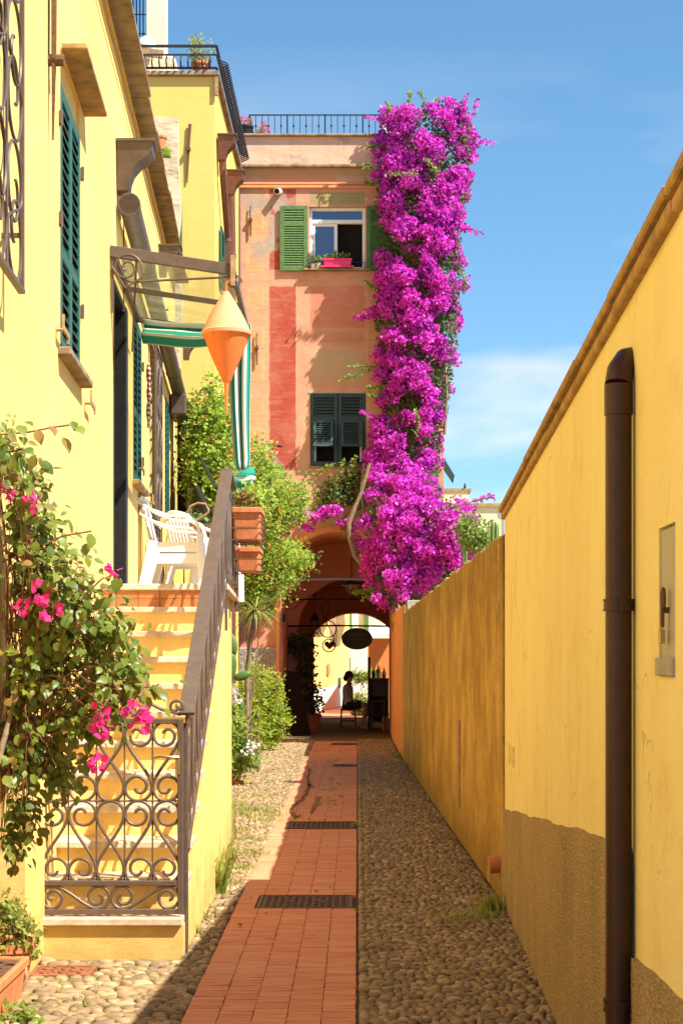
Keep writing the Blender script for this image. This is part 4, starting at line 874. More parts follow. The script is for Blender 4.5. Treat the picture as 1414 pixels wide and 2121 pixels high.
# white house glimpsed in the gap
WH = thing('white_house', 'sliver of white house seen between terrace house and frescoed house', 'house', (-2.6, 33, 0)); zt_ = P(0,356,33).z
MB().box(-5, -2.2, 33, 38, 0, zt_).build('wall', 'plaster_white', WH); MB().box(-5, -2.17, 32.93, 38, zt_+.001, zt_+.06).build('roof_slab', 'slate', WH)
for z in (zt_+.1, zt_+.36): MB().tube([(-4,33.05,z),(-2.2,33.05,z)], .012, 6).build('rail', 'iron_black', WH)
for k in range(8): MB().tube([(-2.25-k*.12,33.05,zt_+.06),(-2.25-k*.12,33.05,zt_+.36)], .008, 6).build('baluster', 'iron_black', WH)
# house beyond the garden on the right
YH = thing('distant_cream_house', 'cream house with flat roof far behind the garden wall', 'house', (4.3, 60, 0))
MB().box(2.7, 9, 60, 68, 0, P(0,1050,60).z).build('wall', 'plaster_cream', YH); MB().box(2.64, 9.05, 59.9, 68, P(0,1050,60).z+.001, P(0,1044,60).z+.02).build('roof_slab', 'slate_warm', YH)
MB().box(2.9, 4.0, 61, 66, P(0,1044,60).z+.03, P(0,1018,61).z).build('stair_head', 'plaster_cream', YH); MB().box(2.85, 4.1, 60.95, 66, P(0,1018,61).z+.001, P(0,1013,61).z+.02).build('roof_slab', 'slate_warm', YH)
MB().tube([P(1032,1060,59.8),P(1034,1072,59.8),P(1041,1076,59.8),P(1043,1200,59.8)], .07, 10).build('drainpipe', 'chrome', YH, smooth=True)
b0 = P(962,1011,60.98); m = MB(); m.ell(b0+V((0,0,.05)), (.05,.09,.06), 10, 6); m.ell(b0+V((0,-.06,.13)), (.035,.04,.04), 8, 5); m.bar(b0+V((0,.06,.05)), b0+V((0,.19,.01)), .05, .012); m.tube([b0+V((0,-.09,.13)), b0+V((0,-.125,.125))], [.01,.003], 6); m.tube([b0+V((.012,0,0)), b0+V((.012,0,-.04))], .005, 5); m.tube([b0+V((-.012,0,0)), b0+V((-.012,0,-.04))], .005, 5); bd = m.build('bird', 'bird_grey', None, smooth=True); tag(bd, 'small dark bird perched on the roof of the distant cream house', 'bird')

# ------------------------------------------------------------------ sunlit street beyond the archway
FYH = thing('sunlit_yellow_house', 'sunlit pale yellow house seen through the archway', 'house', (-1.4, 50, 0))
def FY_(u, d, z): a = V((-1.32,43.2,0)).lerp(V((-.24,51.9,0)), u); return V((a.x+d, a.y-d*.12, z))
m = MB(); fbox(m, FY_, 0, 1, -4, 0, 0, 7.5); m.build('wall', 'plaster_yellow', FYH); m = MB(); fbox(m, FY_, -.002, 1, -.1, .015, 0, .62); m.build('plinth', 'plaster_white', FYH)
for u, z0, z1, mt in ((.45,.95,1.25,'wood_tan'),(.72,.55,.85,'shutter_green')): m = MB(); fbox(m, FY_, u-.025, u+.025, .016, .04, z0, z1); m.build('shutter', mt, FYH)
for u0, u1, z0, z1 in ((.12,.3,2.0,3.1),(.5,.68,1.75,3.2)):
    m = MB(); fbox(m, FY_, u0, u1, -.02, .006, z0, z1); m.build('window', 'wood_tan', FYH)
    for k in range(8):
        u = u0+(u1-u0)*k/7; MB().tube([FY_(u, .06+.16*math.sin(math.pi*i/8)**2, z0+(z1-z0)*i/8) for i in range(9)], .012, 5).build('grille_bar', 'iron', FYH)
FWH = thing('sunlit_white_house', 'bright white house seen through the archway behind the oval sign', 'house', (.4, 52, 0))
MB().box(-.25, 1.5, 52, 58, 0, 8).build('wall', 'plaster_white', FWH); MB().box(P(714,0,52).x, P(726,0,52).x, 51.9, 51.99, P(0,1400,52).z, P(0,1362,52).z).build('door', 'shutter_green', FWH)
for px in (723, 758): MB().box(P(px-5,0,52).x, P(px+5,0,52).x, 51.9, 51.99, P(0,1310,52).z, P(0,1255,52).z).build('shutter', 'shutter_olive', FWH)
FOH = thing('orange_wall_house', 'low orange wall under a pale awning beyond the archway at right', 'wall', (1.2, 45, 0))
MB().box(.30, 4, 44, 49, 0, P(0,1322,44).z).build('wall', 'plaster_orange', FOH); m = MB(); m.grid(lambda u, v: P(765+60*u, 1298+18*v+4*math.sin(u*9), 43.9-.5*v), 8, 2); m.build('awning', 'cloth_white', FOH, solid=.02)
m = MB().grid(lambda u, v: (-1.1+1.25*u, 41+9*v, -.008), 1, 1); tag(m.build('far_brick_path', 'brick'), kind='structure')
# ------------------------------------------------------------------ glass canopy over the house door
CA = thing('glass_canopy', 'iron framed glass canopy over the door on the upper landing', 'canopy', (XL(14), 14, 4.5))
cy0, cy1 = 12.7, 15.4; A = FL(cy0,.0,4.61); B = V((-.936,cy0,4.47)); C = FL(cy1,0,4.63); D = V((-.99,cy1,4.48))
MB().bar(A, B, .045, .085).build('front_bar', 'iron', CA, bev=.004); MB().bar(C, D, .035, .05).build('rear_bar', 'iron', CA); MB().bar(B, D, .035, .05).build('outer_bar', 'iron', CA); MB().bar(A+V((.02,0,0)), C+V((.02,0,0)), .035, .05).build('wall_bar', 'iron', CA)
t = .5; M0, M1 = A.lerp(C, t), B.lerp(D, t); MB().bar(M0, M1, .03, .04).build('middle_bar', 'iron', CA)
up = V((0,0,.034))
for p, q, r_, s_ in ((A,B,M1,M0),(M0,M1,D,C)): m = MB(); m.add([p+up,q+up,r_+up,s_+up], [(0,1,2,3)]); m.build('glass_pane', 'canopy_glass', CA, solid=.006)
Aw = A+V((.02,0,-.26)); MB().bar(A+V((.02,0,0)), FL(cy0,.02,4.15), .02, .02).build('wall_strut', 'iron', CA)
pts = [(A+V((.13+u, -.02, -.13+v))) for u, v in cscroll(.115, 620)]; MB().tube(list(reversed(pts))+[A+V((.245,-.02,-.2)), A+V((.12,-.02,-.28)), A+V((.02,-.02,-.12))], .008, 7).build('bracket_scroll', 'iron', CA, smooth=True)
pts = [A+V((.02,-.01,-.13)), A+V((.06,-.01,-.2)), A+V((.17,-.01,-.235)), A+V((.4,-.01,-.22)), B+V((-.1,-.01,-.06)), B+V((0,-.01,-.05))]; MB().tube(pts, .009, 7).build('stay_rod', 'iron', CA, smooth=True)
MB().bar(A+V((.2,0,-.06)), FL(14.6,.02,4.2), .016, .016).build('stay_rod', 'iron', CA)
pts = [B+V((.01+u, -.03, -.10+v)) for u, v in cscroll(.06, 540)]; MB().tube(pts, .008, 7).build('hook_scroll', 'iron', CA, smooth=True)
MB().box(B.x-.015, B.x+.02, cy0-.05, cy0-.035, B.z-.13, B.z+.10).build('wooden_tag', 'wood_tan', CA, bev=.004)
# orange buoy hanging as a lantern
bc = V((P(469,0,cy0-.03).x, cy0-.03, 0)); zt_, zw, zn = P(0,606,cy0).z, P(0,693,cy0).z, P(0,795,cy0).z
BU = thing('orange_buoy', 'orange double-cone fishing buoy hanging from the glass canopy corner', 'buoy', (bc.x, bc.y, zn))
def cone(z0, r0, z1, r1, n, k=6): return [(r0+(r1-r0)*(i/k)+.010*math.sin(math.pi*i/k), z0+(z1-z0)*i/k) for i in range(k+1)]
MB().lathe(cone(zw+.022,.178,zt_,.018,0), bc, 32).build('upper_cone', 'buoy_sunlit', BU, smooth=True, angle=50); MB().lathe([(.02,zn)]+cone(zn,.020,zw-.006,.172,0)[1:], bc, 32).build('lower_cone', 'buoy_shaded', BU, smooth=True, angle=50)
MB().lathe([(.170,zw-.012),(.186,zw-.008),(.188,zw+.016),(.178,zw+.024)], bc, 32).build('flange', 'buoy_sunlit', BU, smooth=True)
for k in range(8):
    a = R(k*45+12); c_, s_ = math.cos(a), math.sin(a)
    MB().tube([bc+V((r*c_, r*s_, z)) for r, z in ((.176,zw+.024),(.10,(zw+zt_)/2),(.03,zt_-.02))], .004, 5).build('seam', 'buoy_sunlit', BU); MB().tube([bc+V((r*c_, r*s_, z)) for r, z in ((.172,zw-.012),(.102,(zw+zn)/2),(.03,zn+.02))], .004, 5).build('seam', 'buoy_shaded', BU)
MB().tube([bc+V((0,0,zt_-.01)), bc+V((.0,0,zt_+.06)), B+V((.0,-.03,-.06))], .011, 7).build('hanging_loop', 'buoy_shaded', BU, smooth=True); MB().tube([bc+V((0,0,zn+.01)), bc+V((0,0,zn-.08)), bc+V((0,0,P(0,862,cy0).z))], [.02,.014,.007], 8).build('tail', 'buoy_shaded', BU, smooth=True)
# striped awning cloth and knotted curtain
def cloth(name, fn, nu, nv, mat, parent, uvf, th=.004):
    m = MB(); m.grid(fn, nu, nv); o = m.build(name, mat, parent, smooth=True, angle=180); uv = o.data.uv_layers.new(name='UV')
    for lp in o.data.loops: i = lp.vertex_index; uv.data[lp.index].uv = (uvf((i % (nu+1))/nu, (i//(nu+1))/nv), 0)
    md = o.modifiers.new('thick', 'SOLIDIFY'); md.thickness = th; return o
def awn(u, v):
    p = P(297,0,15.25).lerp(P(505,0,15.3), u); x = p.x
    z = 4.60-.03*u-.22*v*(1-.15*u)-.03*math.sin(math.pi*u); return V((x, 15.2+.10*math.sin(v*7)+.03*math.sin(u*9+v*4), z+.012*math.sin(v*19)))
ao = cloth('striped_awning', awn, 24, 22, 'awning_stripe', None, lambda u, v: v*3.2); tag(ao, 'green and white striped cloth gathered under the rear of the glass canopy', 'awning')
CU = thing('striped_curtain', 'knotted green and white striped curtain hanging behind the orange buoy', 'curtain', (P(505,0,15.2).x, 15.2, 3.0))
def cur_(u, v):
    py = 668+305*v; c_ = 497+5*v-3*math.sin(v*3); wd = (23-3*v+2*math.sin(v*5)) if v < .9 else (20-60*(v-.9)); a = math.pi*2.2*u
    p = P(c_+wd*(u-.5)*1.9, py, 15.2); return V((p.x, 15.2+.055*math.sin(a*2.1+.4)*(1-.4*v), p.z))
cloth('hanging_cloth', cur_, 36, 24, 'awning_stripe', CU, lambda u, v: u*3.0+.1*math.sin(v*3))
kc = P(505,993,15.2)
def knot(u, v): a = u*math.tau; b = v*math.tau; rr = .060+.042*math.cos(b); return kc+V((rr*math.cos(a)*1.05, rr*math.sin(a)*.9, .075*math.sin(b)+.035*math.cos(a)+.008*math.sin(a*5+b*3)))
cloth('knot', knot, 26, 14, 'awning_stripe', CU, lambda u, v: v*1.6+u*.6)
def tail_(u, v): p = kc+V((-.01+.075*(u-.5)*(1+.6*v), .03*math.sin(u*9), -.02-.24*v)); return p
cloth('tail', tail_, 16, 8, 'awning_stripe', CU, lambda u, v: u*1.8+.3)
def tail2(u, v): return kc+V((.03+.05*v+.05*(u-.5), -.05, -.01-.10*v+.04*u))
cloth('tail', tail2, 8, 6, 'awning_stripe', CU, lambda u, v: u*1.0+.3)
# string of cloth fish on the shutter
FI = thing('cloth_fish', 'string of three red and white striped cloth fish on the second shutter', 'ornament', FL(15.5,.1,3.7))
MB().tube([FL(15.5,.1,4.45),FL(15.5,.1,3.72)], .004, 5).build('string', 'twig', FI)
for k, z in enumerate((4.15,3.98,3.80)):
    a = FL(15.48+.05*(k % 2),.10,z); m = MB(); m.ell(a, (.022,.045,.10), 12, 10); m.hexa([a+V((-.01,-.045,-.14)),a+V((.01,-.045,-.14)),a+V((.01,.045,-.15)),a+V((-.01,.045,-.15)),a+V((-.008,-.012,-.07)),a+V((.008,-.012,-.07)),a+V((.008,.012,-.07)),a+V((-.008,.012,-.07))]); m.build('fish', 'fish_stripe', FI, smooth=True)
# ------------------------------------------------------------------ landing: chairs, pots, planters, dark screen
def chair(label, loc):
    t = thing('plastic_chair', label, 'chair', loc, 'white plastic chairs on the landing'); o = V(loc); wd = .27
    def F(x, y, z): return o+V((x, y, z))
    m = MB(); m.grid(lambda u, v: F(-.20+.44*u, -.22+.44*v, .42-.025*math.sin(math.pi*u)+.015*u), 8, 8); m.build('seat', 'plastic_white', t, True, solid=.02)
    for k in range(7):
        y = -.19+k*.0635; m = MB(); m.grid(lambda u, v: F(-.22-.09*v-.02*math.sin(math.pi*u)*0, y-.02+.04*u, .45+.36*v), 1, 6); m.build('back_slat', 'plastic_white', t, True, solid=.018)
    pts = [F(-.33-.02*math.cos(math.pi*i/12*2-math.pi), -.25+.5*i/12, .80+.05*math.sin(math.pi*i/12)) for i in range(13)]; MB().tube(pts, .03, 8).build('top_rail', 'plastic_white', t, True)
    for s in (-1, 1):
        pts = [F(-.33,s*.25,.79), F(-.22,s*.29,.72), F(-.05,s*.30,.66), F(.12,s*.30,.65), F(.20,s*.29,.62), F(.235,s*.285,.50), F(.255,s*.275,.0)]
        m = MB(); 
        for p, q in zip(pts, pts[1:]): m.bar(p, q, .05 if q is not pts[-1] else .06, .022 if q is not pts[-1] else .06, up=(0,0,1) if p.z > o.z+.62 else (1,0,0))
        m.build('armrest', 'plastic_white', t, bev=.006)
        m = MB(); m.hexa([F(-.33,s*.27-.03,0),F(-.27,s*.27-.03,0),F(-.27,s*.27+.03,0),F(-.33,s*.27+.03,0),F(-.24,s*.24-.035,.43),F(-.15,s*.24-.035,.43),F(-.15,s*.24+.035,.43),F(-.24,s*.24+.035,.43)]); m.build('leg', 'plastic_white', t, bev=.006)
        m = MB(); m.hexa([F(-.2,s*.235-.01,.33),F(.23,s*.26-.01,.33),F(.23,s*.26+.01,.33),F(-.2,s*.235+.01,.33),F(-.2,s*.235-.01,.42),F(.23,s*.26-.01,.42),F(.23,s*.26+.01,.42),F(-.2,s*.235+.01,.42)]); m.build('apron', 'plastic_white', t)
    return t
ch = chair('white plastic armchair at the bottom of the stack on the landing', (-1.66,15.75,ZT)); c2 = copy_tree(ch, (-.015,.0,.105)); c2['label'] = 'white plastic armchair on top of the stack on the landing'
c3 = copy_tree(ch, (.16,.72,.0)); c3['label'] = 'white plastic armchair standing behind the stacked pair'; c3.rotation_euler.z = R(35)
MB().bar((-2.1,16.78,2.86),(-1.22,16.78,2.86), .03, .03).build('end_rail', 'iron', RL)
for k in range(8): MB().tube([(-2.05+k*.11,16.78,2.1),(-2.05+k*.11,16.78,2.86)], .008, 6).build('baluster', 'iron', RL)
def planter(name, label, c, lx, ly, h, mat='terracotta'):
    t = thing(name, label, 'planter', c); c = V(c); m = MB(); k = .86
    m.hexa([c+V((sx*lx/2*k, sy*ly/2*k, 0)) for sx, sy in ((-1,-1),(1,-1),(1,1),(-1,1))]+[c+V((sx*lx/2, sy*ly/2, h)) for sx, sy in ((-1,-1),(1,-1),(1,1),(-1,1))]); m.build('trough', mat, t, bev=.012, seg=2)
    m = MB()
    for x0, x1, y0, y1 in ((-1.08,1.08,-1.05,-.93),(-1.08,1.08,.93,1.05),(-1.08,-.86,-.93,.93),(.86,1.08,-.93,.93)): m.box(c.x+x0*lx/2, c.x+x1*lx/2, c.y+y0*ly/2, c.y+y1*ly/2, c.z+h-.03, c.z+h+.012)
    m.build('rim', mat, t, bev=.005); MB().box(c.x-lx*.42, c.x+lx*.42, c.y-ly*.45, c.y+ly*.45, c.z+h-.02, c.z+h+.002).build('soil', 'mortar_dark', t); return t
p1 = planter('railing_planter', 'terracotta trough hooked in a wire holder outside the landing railing', (-.85,13.25,2.46), .21, .52, .24)
pc = V((-.85,13.25,2.46)); m = MB()
for z in (0., .09, .17): m.tube([pc+V((x,y,z)) for x, y in ((-.115,-.27),(.115,-.27),(.115,.27),(-.115,.27))], .005, 5, closed=True)
for y in (-.2,0.,.2): m.tube([pc+V((-.12,y,.19)), pc+V((-.12,y,-.005)), pc+V((.115,y,-.005)), pc+V((.115,y,.17))], .005, 5)
m.build('wire_holder', 'iron_rust', p1)
p2 = planter('railing_planter', 'lower terracotta trough hanging behind and below the wired one', (-.90,14.1,2.26), .19, .45, .19)
m = MB(); pc = V((-.90,14.1,2.26))
for z in (0., .1): m.tube([pc+V((x,y,z)) for x, y in ((-.11,-.24),(.11,-.24),(.11,.24),(-.11,.24))], .005, 5, closed=True)
m.tube([pc+V((-.11,-.2,0)), pc+V((-.11,-.2,.5))], .005, 5); m.build('wire_holder', 'iron_rust', p2)
foliage('leafy_plant', [(-.85,13.35,2.80,.10,.24,.10),(-.78,13.5,2.83,.12,.2,.10)], 700, .045, 'leaf_lime', p1, k=7, spread=.03); 
foliage('wilted_flowers', [(-.86,13.1,2.78,.07,.07,.05)], 160, .03, 'twig', p1, k=6, spread=.02)
sp = thing('potted_succulent', 'terracotta bowl of pale succulents by the third shutter', 'potted plant', (XL(19.2)+.34,19.2,2.86)); c = WP[sp.name]
pot('pot', '', c, .17, .16, parent=sp); foliage('succulent_leaves', [(c.x,c.y,c.z+.2,.15,.15,.08)], 260, .08, 'succulent', sp, k=8, spread=.03, up=.8)
m = MB(); m.box(c.x-.25,c.x+.25,c.y-.3,c.y+.3,0,2.858); wq = m.build('stone_pedestal', 'plaster_yellow'); tag(wq, 'low yellow masonry block under the succulent bowl', 'pedestal')
SCN = thing('dark_screen_fence', 'black sheet-metal fence sloping down beside the landing', 'fence', P(405,1090,20))
def scn(u): return P(383,0,22.2).lerp(P(434,0,19.2), u)
n = 12
for k in range(n):
    a, b = scn(k/n), scn((k+.94)/n); za = 4.05+(3.15-4.05)*k/n; zb_ = 4.05+(3.15-4.05)*(k+1)/n; a.z = b.z = 2.2; m = MB(); o_ = V((0,.012,0))
    m.hexa([a,b,b+o_,a+o_,V((a.x,a.y,za)),V((b.x,b.y,zb_)),V((b.x,b.y,zb_))+o_,V((a.x,a.y,za))+o_]); m.build('panel', 'iron_black', SCN)
a, b = scn(0), scn(1); a.z, b.z = 4.08, 3.18; MB().bar(a, b, .05, .05).build('top_rail', 'iron_black', SCN); a.z += .3; b.z += .25; MB().bar(a+V((.1,-.3,0)), b+V((.1,-.3,0)), .03, .03).build('top_rail', 'iron_black', SCN)
hz = thing('garden_hose', 'loop of tan hose above the landing beside the black fence', 'hose', P(405,1085,18))
q = [P(x, y, 18) for x, y in ((395,1078),(388,1060),(396,1048),(410,1042),(426,1044),(432,1056),(430,1064))]; MB().tube(q, .013, 8).build('hose', 'wood_tan', hz, smooth=True)
q = [P(x, y, 18) for x, y in ((397,1082),(410,1076),(420,1070),(432,1062))]; MB().tube(q, .013, 8).build('hose', 'wood_tan', hz, smooth=True)
# ------------------------------------------------------------------ things on the arched house
wb = thing('window_box', 'bright pink window box of green herbs on the upper window sill', 'planter', V((fx(699),FY-.1,w1[2])))
c = V((fx(699),FY-.08,w1[2]+.0)); m = MB(); m.hexa([c+V((-.24,-.08,0)),c+V((.24,-.08,0)),c+V((.24,.08,0)),c+V((-.24,.08,0)),c+V((-.255,-.095,.16)),c+V((.255,-.095,.16)),c+V((.255,.095,.16)),c+V((-.255,.095,.16))]); m.build('trough', 'pink_plastic', wb, bev=.006)
MB().box(c.x-.265,c.x+.265,c.y-.105,c.y+.105,c.z+.125,c.z+.165).build('rim', 'pink_plastic', wb, bev=.004); MB().box(c.x-.32,c.x+.30,c.y-.11,c.y+.11,c.z-.0,c.z+.03).build('saucer', 'pink_plastic', wb, bev=.004)
foliage('herbs', [(c.x,c.y,c.z+.2,.24,.09,.07)], 420, .05, 'leaf_mid', wb, k=6, spread=.02, up=.2)
for i, (px, lab) in enumerate(((648,'small white pot with a spiky plant at left end of the upper sill'),(659,'small white pot of trailing green beside the pink window box'))):
    t = thing('sill_pot', lab, 'potted plant', (fx(px),FY-.07,w1[2])); MB().lathe([(.03,0),(.045,.09),(.05,.09),(.05,.1)], (fx(px),FY-.07,w1[2]), 14).build('pot', 'paint_white', t, smooth=True); foliage('plant', [(fx(px),FY-.07,w1[2]+.15,.06,.05,.07)], 90, .05, 'leaf_mid' if i else 'succulent', t, k=5, spread=.02)
gr_ = thing('sill_guard', 'low black wire guard along the upper window sill', 'rail', (fx(700),FY-.12,w1[2])); MB().tube([(w1[0]+.02,FY-.02,w1[2]+.1),(w1[0]+.02,FY-.13,w1[2]+.1),(w1[1]-.02,FY-.13,w1[2]+.1),(w1[1]-.02,FY-.02,w1[2]+.1)], .008, 6).build('wire', 'iron_black', gr_)
for x in (w1[0]+.02, w1[1]-.02): MB().tube([(x,FY-.13,w1[2]-.01),(x,FY-.13,w1[2]+.1)], .008, 6).build('upright', 'iron_black', gr_)
um = thing('folded_parasol', 'folded white parasol standing on the roof terrace', 'parasol', (fx(801),FY+1.2,ZP-.3)); MB().tube([(fx(801),FY+1.2,ZC-.04),(fx(801),FY+1.2,fz(215))], .02, 8).build('pole', 'wood_tan', um)
MB().lathe([(.05,0),(.14,.04),(.13,.2),(.10,.45),(.05,.7),(.01,.78)], (fx(801),FY+1.2,fz(275)), 14).build('canopy', 'cloth_white', um, smooth=True)
for px, y, lab, dz in ((545,FY+.55,'terracotta pot with pink flowers behind the roof terrace railing',0.),(508,FY+.1,'dark pot with pink flowers at the left end of the roof terrace',.02)):
    t = thing('terrace_pot', lab, 'potted plant', (fx(px),y,ZP+.045)); pot('pot', '', (fx(px),y,ZP+.045+dz), .14, .16, 'terracotta' if px > 520 else 'iron_black', parent=t); foliage('flowers', [(fx(px)-.02,y,ZP+.33,.13,.12,.11)], 150, .035, 'bract_pink', t, k=5, spread=.03); foliage('leaves', [(fx(px)-.02,y,ZP+.28,.11,.1,.09)], 120, .04, 'leaf_mid', t, k=5, spread=.03)
t = thing('terrace_pot', 'terracotta pot of leafy shrub behind the belly-fronted railing', 'potted plant', P(416,150,25.75)); c = V((P(416,0,25.75).x,25.75,tz+.07)); pot('pot', '', c, .14, .22, parent=t); foliage('leaves', [(c.x,c.y,c.z+.38,.16,.15,.2),(c.x-.03,c.y,c.z+.5,.1,.1,.14)], 420, .05, 'leaf_yellowish', t, k=6, spread=.03)
t = thing('wall_pot', 'terracotta pot with a broad green leaf on the crumbling party wall', 'potted plant', P(330,300,23.1)); c = P(330,310,23.1); pot('pot', '', c, .1, .18, parent=t); m = MB(); m.grid(lambda u, v: c+V((.02+.14*u, -.02, -.12+.2*v*(1-.3*u))), 3, 3); m.build('leaf', 'leaf_lime', t, True, solid=.006)
# bracket lantern from the terrace house
LA = thing('bracket_lantern', 'black street lantern on a rod behind the lantana', 'lantern', P(563,1000,28)); za = P(0,924,28).z; MB().tube([(-2.16,28,za),(P(585,0,28).x,28,za)], .014, 8).build('bracket', 'iron_black', LA); m = MB(); m.lathe([(.008,-.05),(.022,-.02),(.022,.02),(.004,.05)], (P(580,0,28).x,28,za), 8, axis=0); m.build('finial', 'iron_black', LA)
lc = V((P(565,0,28).x,28,0)); z_ = P(0,968,28).z; MB().tube([lc+V((0,0,za)), lc+V((0,0,z_+.22))], .008, 6).build('chain', 'iron_black', LA); MB().lathe([(.19,z_),(.185,z_+.02),(.07,z_+.16),(.05,z_+.2),(.01,z_+.24)], lc, 4).build('roof', 'iron', LA)
m = MB()
for k in range(4):
    a = R(45+90*k); m.tube([lc+V((.16*math.cos(a),.16*math.sin(a),z_)), lc+V((.09*math.cos(a),.09*math.sin(a),z_-.34))], .01, 5)
m.build('cage', 'iron_black', LA); MB().lathe([(.075,z_-.33),(.13,z_-.02)], lc, 4).build('glass', 'drinking_glass', LA)

# ------------------------------------------------------------------ inside the archway
for y, px_y, mt, lab, r_ in ((31.3,1201,'cable_blue','pale blue cable stretched across the archway mouth',.02),(33.5,1242,'iron_black','upper dark iron tie rod crossing the passage',.016),(34.0,1297,'iron_black','lower dark iron tie rod crossing the passage above the sign',.018)):
    z = P(0,px_y,y).z; o = MB().tube([(-1.42,y,z),(-.4,y,z+.012),(.66,y,z)], r_, 8).build('tie_rod', mt, None, smooth=True); tag(o, lab, 'rod')
OS = thing('oval_sign', 'dark oval hanging board with faint chalk lettering in the passage', 'sign', P(739,1323,33.95)); c = P(739,1323,33.95); a_, b_ = 31*33.95/S, 21.5*33.95/S
MB().prism([(a_*math.cos(R(i*10)), b_*math.sin(R(i*10))) for i in range(36)], lambda u, v: c+V((u,-.012,v)), lambda u, v: c+V((u,.012,v))).build('board', 'sign_board', OS); MB().tube([c+V((a_*math.cos(R(i*10)),-.01,b_*math.sin(R(i*10)))) for i in range(36)], .012, 6, closed=True).build('rim', 'iron_rust', OS)
for x in (-.1, .1): MB().tube([c+V((x,0,b_*.9)), c+V((x,0,P(0,1297,33.95).z-c.z))], .005, 5).build('hanger', 'iron_black', OS)
r2 = random.Random(3)
for z, x0, x1 in ((.07,-.16,.16),(-.02,-.2,.2),(-.10,-.12,.13)):
    q = []; x = x0
    while x < x1: q.append(c+V((x,-.016,z+r2.uniform(-.022,.022)))); x += .014
    MB().tube(q, .003, 4).build('chalk_line', 'chalk', OS)
def ring(m, c, r, rad): m.tube([c+V((r*math.cos(R(i*12)),0,r*math.sin(R(i*12)))) for i in range(30)], rad, 6, closed=True)
HO = thing('heart_ornament', 'iron rings with a heart hanging from the tie rod', 'ornament', P(680,1340,34)); m = MB(); ring(m, P(679,1303,34), .165, .011); m.build('ring', 'iron_black', HO); m = MB(); ring(m, P(681,1337,34), .127, .011); m.build('ring', 'iron_black', HO)
hc = P(682,1336,33.98); hp = [(.0062*16*math.sin(t)**3, .0062*(13*math.cos(t)-5*math.cos(2*t)-2*math.cos(3*t)-math.cos(4*t))) for t in [math.tau*i/40 for i in range(40)]]; MB().prism(hp, lambda u, v: hc+V((u,-.012,v)), lambda u, v: hc+V((u,.012,v))).build('heart', 'iron_rust', HO)
MB().tube([P(x, y, 34) for x, y in ((680,1299),(672,1282),(668,1264),(670,1250),(676,1247),(681,1252),(680,1268),(672,1282),(684,1305),(692,1325),(692,1340))], .009, 6).build('wire', 'iron_black', HO, smooth=True)
LN = thing('hanging_lantern', 'small iron lantern hanging at the left of the passage', 'lantern', P(651,1310,34.6)); c = P(651,1297,34.6); MB().lathe([(.10,.12),(.06,.2),(.02,.26),(.005,.32)], c, 6).build('cap', 'iron_black', LN); m = MB()
for k in range(6): a = R(60*k); m.tube([c+V((.09*math.cos(a),.09*math.sin(a),.12)), c+V((.07*math.cos(a),.07*math.sin(a),-.13))], .008, 5)
m.lathe([(.075,-.16),(.075,-.13)], c, 6); m.build('cage', 'iron_black', LN); MB().tube([c+V((0,0,.32)), c+V((0,0,.95))], .005, 5).build('chain', 'iron_black', LN)
CL = thing('ceiling_lamp', 'dark dish-shaped lamp hanging under the vault', 'lamp', P(728,1240,33.2)); c = P(728,1212,33.2); MB().lathe([(.22,0.),(.215,.02),(.10,.06),(.02,.08)], c, 20).build('dish', 'iron_black', CL, smooth=True); MB().lathe([(.01,-.22),(.09,-.16),(.17,-.01)], c, 12).build('glass', 'drinking_glass', CL, smooth=True); MB().lathe([(.005,-.30),(.02,-.27),(.035,-.22)], c, 8).build('finial', 'iron_black', CL); MB().tube([c+V((0,0,.08)), c+V((0,0,.55))], .01, 6).build('stem', 'iron_black', CL); MB().tube([P(x, y, 33.2) for x, y in ((606,1262),(640,1235),(680,1222),(712,1214))], .008, 5).build('cable', 'iron_black', CL)
pq = MB().box(-1.415,-1.36,31.5,32.1,P(0,1288,31.8).z,P(0,1272,31.8).z).build('wall_plaque', 'iron_black', None, bev=.005); tag(pq, 'small dark plaque on the left wall of the passage', 'plaque')
m = MB(); m.hexa([(-1.38,32.2,0),(-.90,32.6,0),(-.90,32.64,0),(-1.38,32.24,0),(-1.39,32.3,1.25),(-1.13,32.6,1.2),(-1.13,32.64,1.2),(-1.39,32.34,1.25)]); bo = m.build('leaning_board', 'door_black', None, bev=.004); tag(bo, 'dark board leaning on the left wall of the passage', 'board')
PC = thing('potted_climber', 'tall dark climbing plant in a terracotta pot inside the passage', 'potted plant', (P(646,0,34).x,34,0)); c = WP[PC.name]; pot('pot', '', c, .185, .34, parent=PC)
cl = [(c.x-.02,34,.5,.26,.25,.25),(c.x-.08,34,.85,.26,.25,.3),(c.x-.14,34,1.2,.22,.22,.28),(c.x-.16,34,1.55,.2,.2,.26),(c.x-.22,34,1.85,.22,.2,.2),(c.x-.42,34,1.72,.12,.12,.18)]
foliage('leaves', cl, 1500, .075, 'leaf_dark', PC, k=7, spread=.05, inner=.3); m = MB(); m.tube([(c.x,34,.2),(c.x-.05,34.02,.8),(c.x-.12,34,1.4),(c.x-.2,34,1.9)], [.02,.016,.012,.006], 6); m.tube([(c.x-.13,34.05,.1),(c.x-.13,34.05,1.9)], .009, 6); m.build('stems', 'twig', PC, smooth=True)
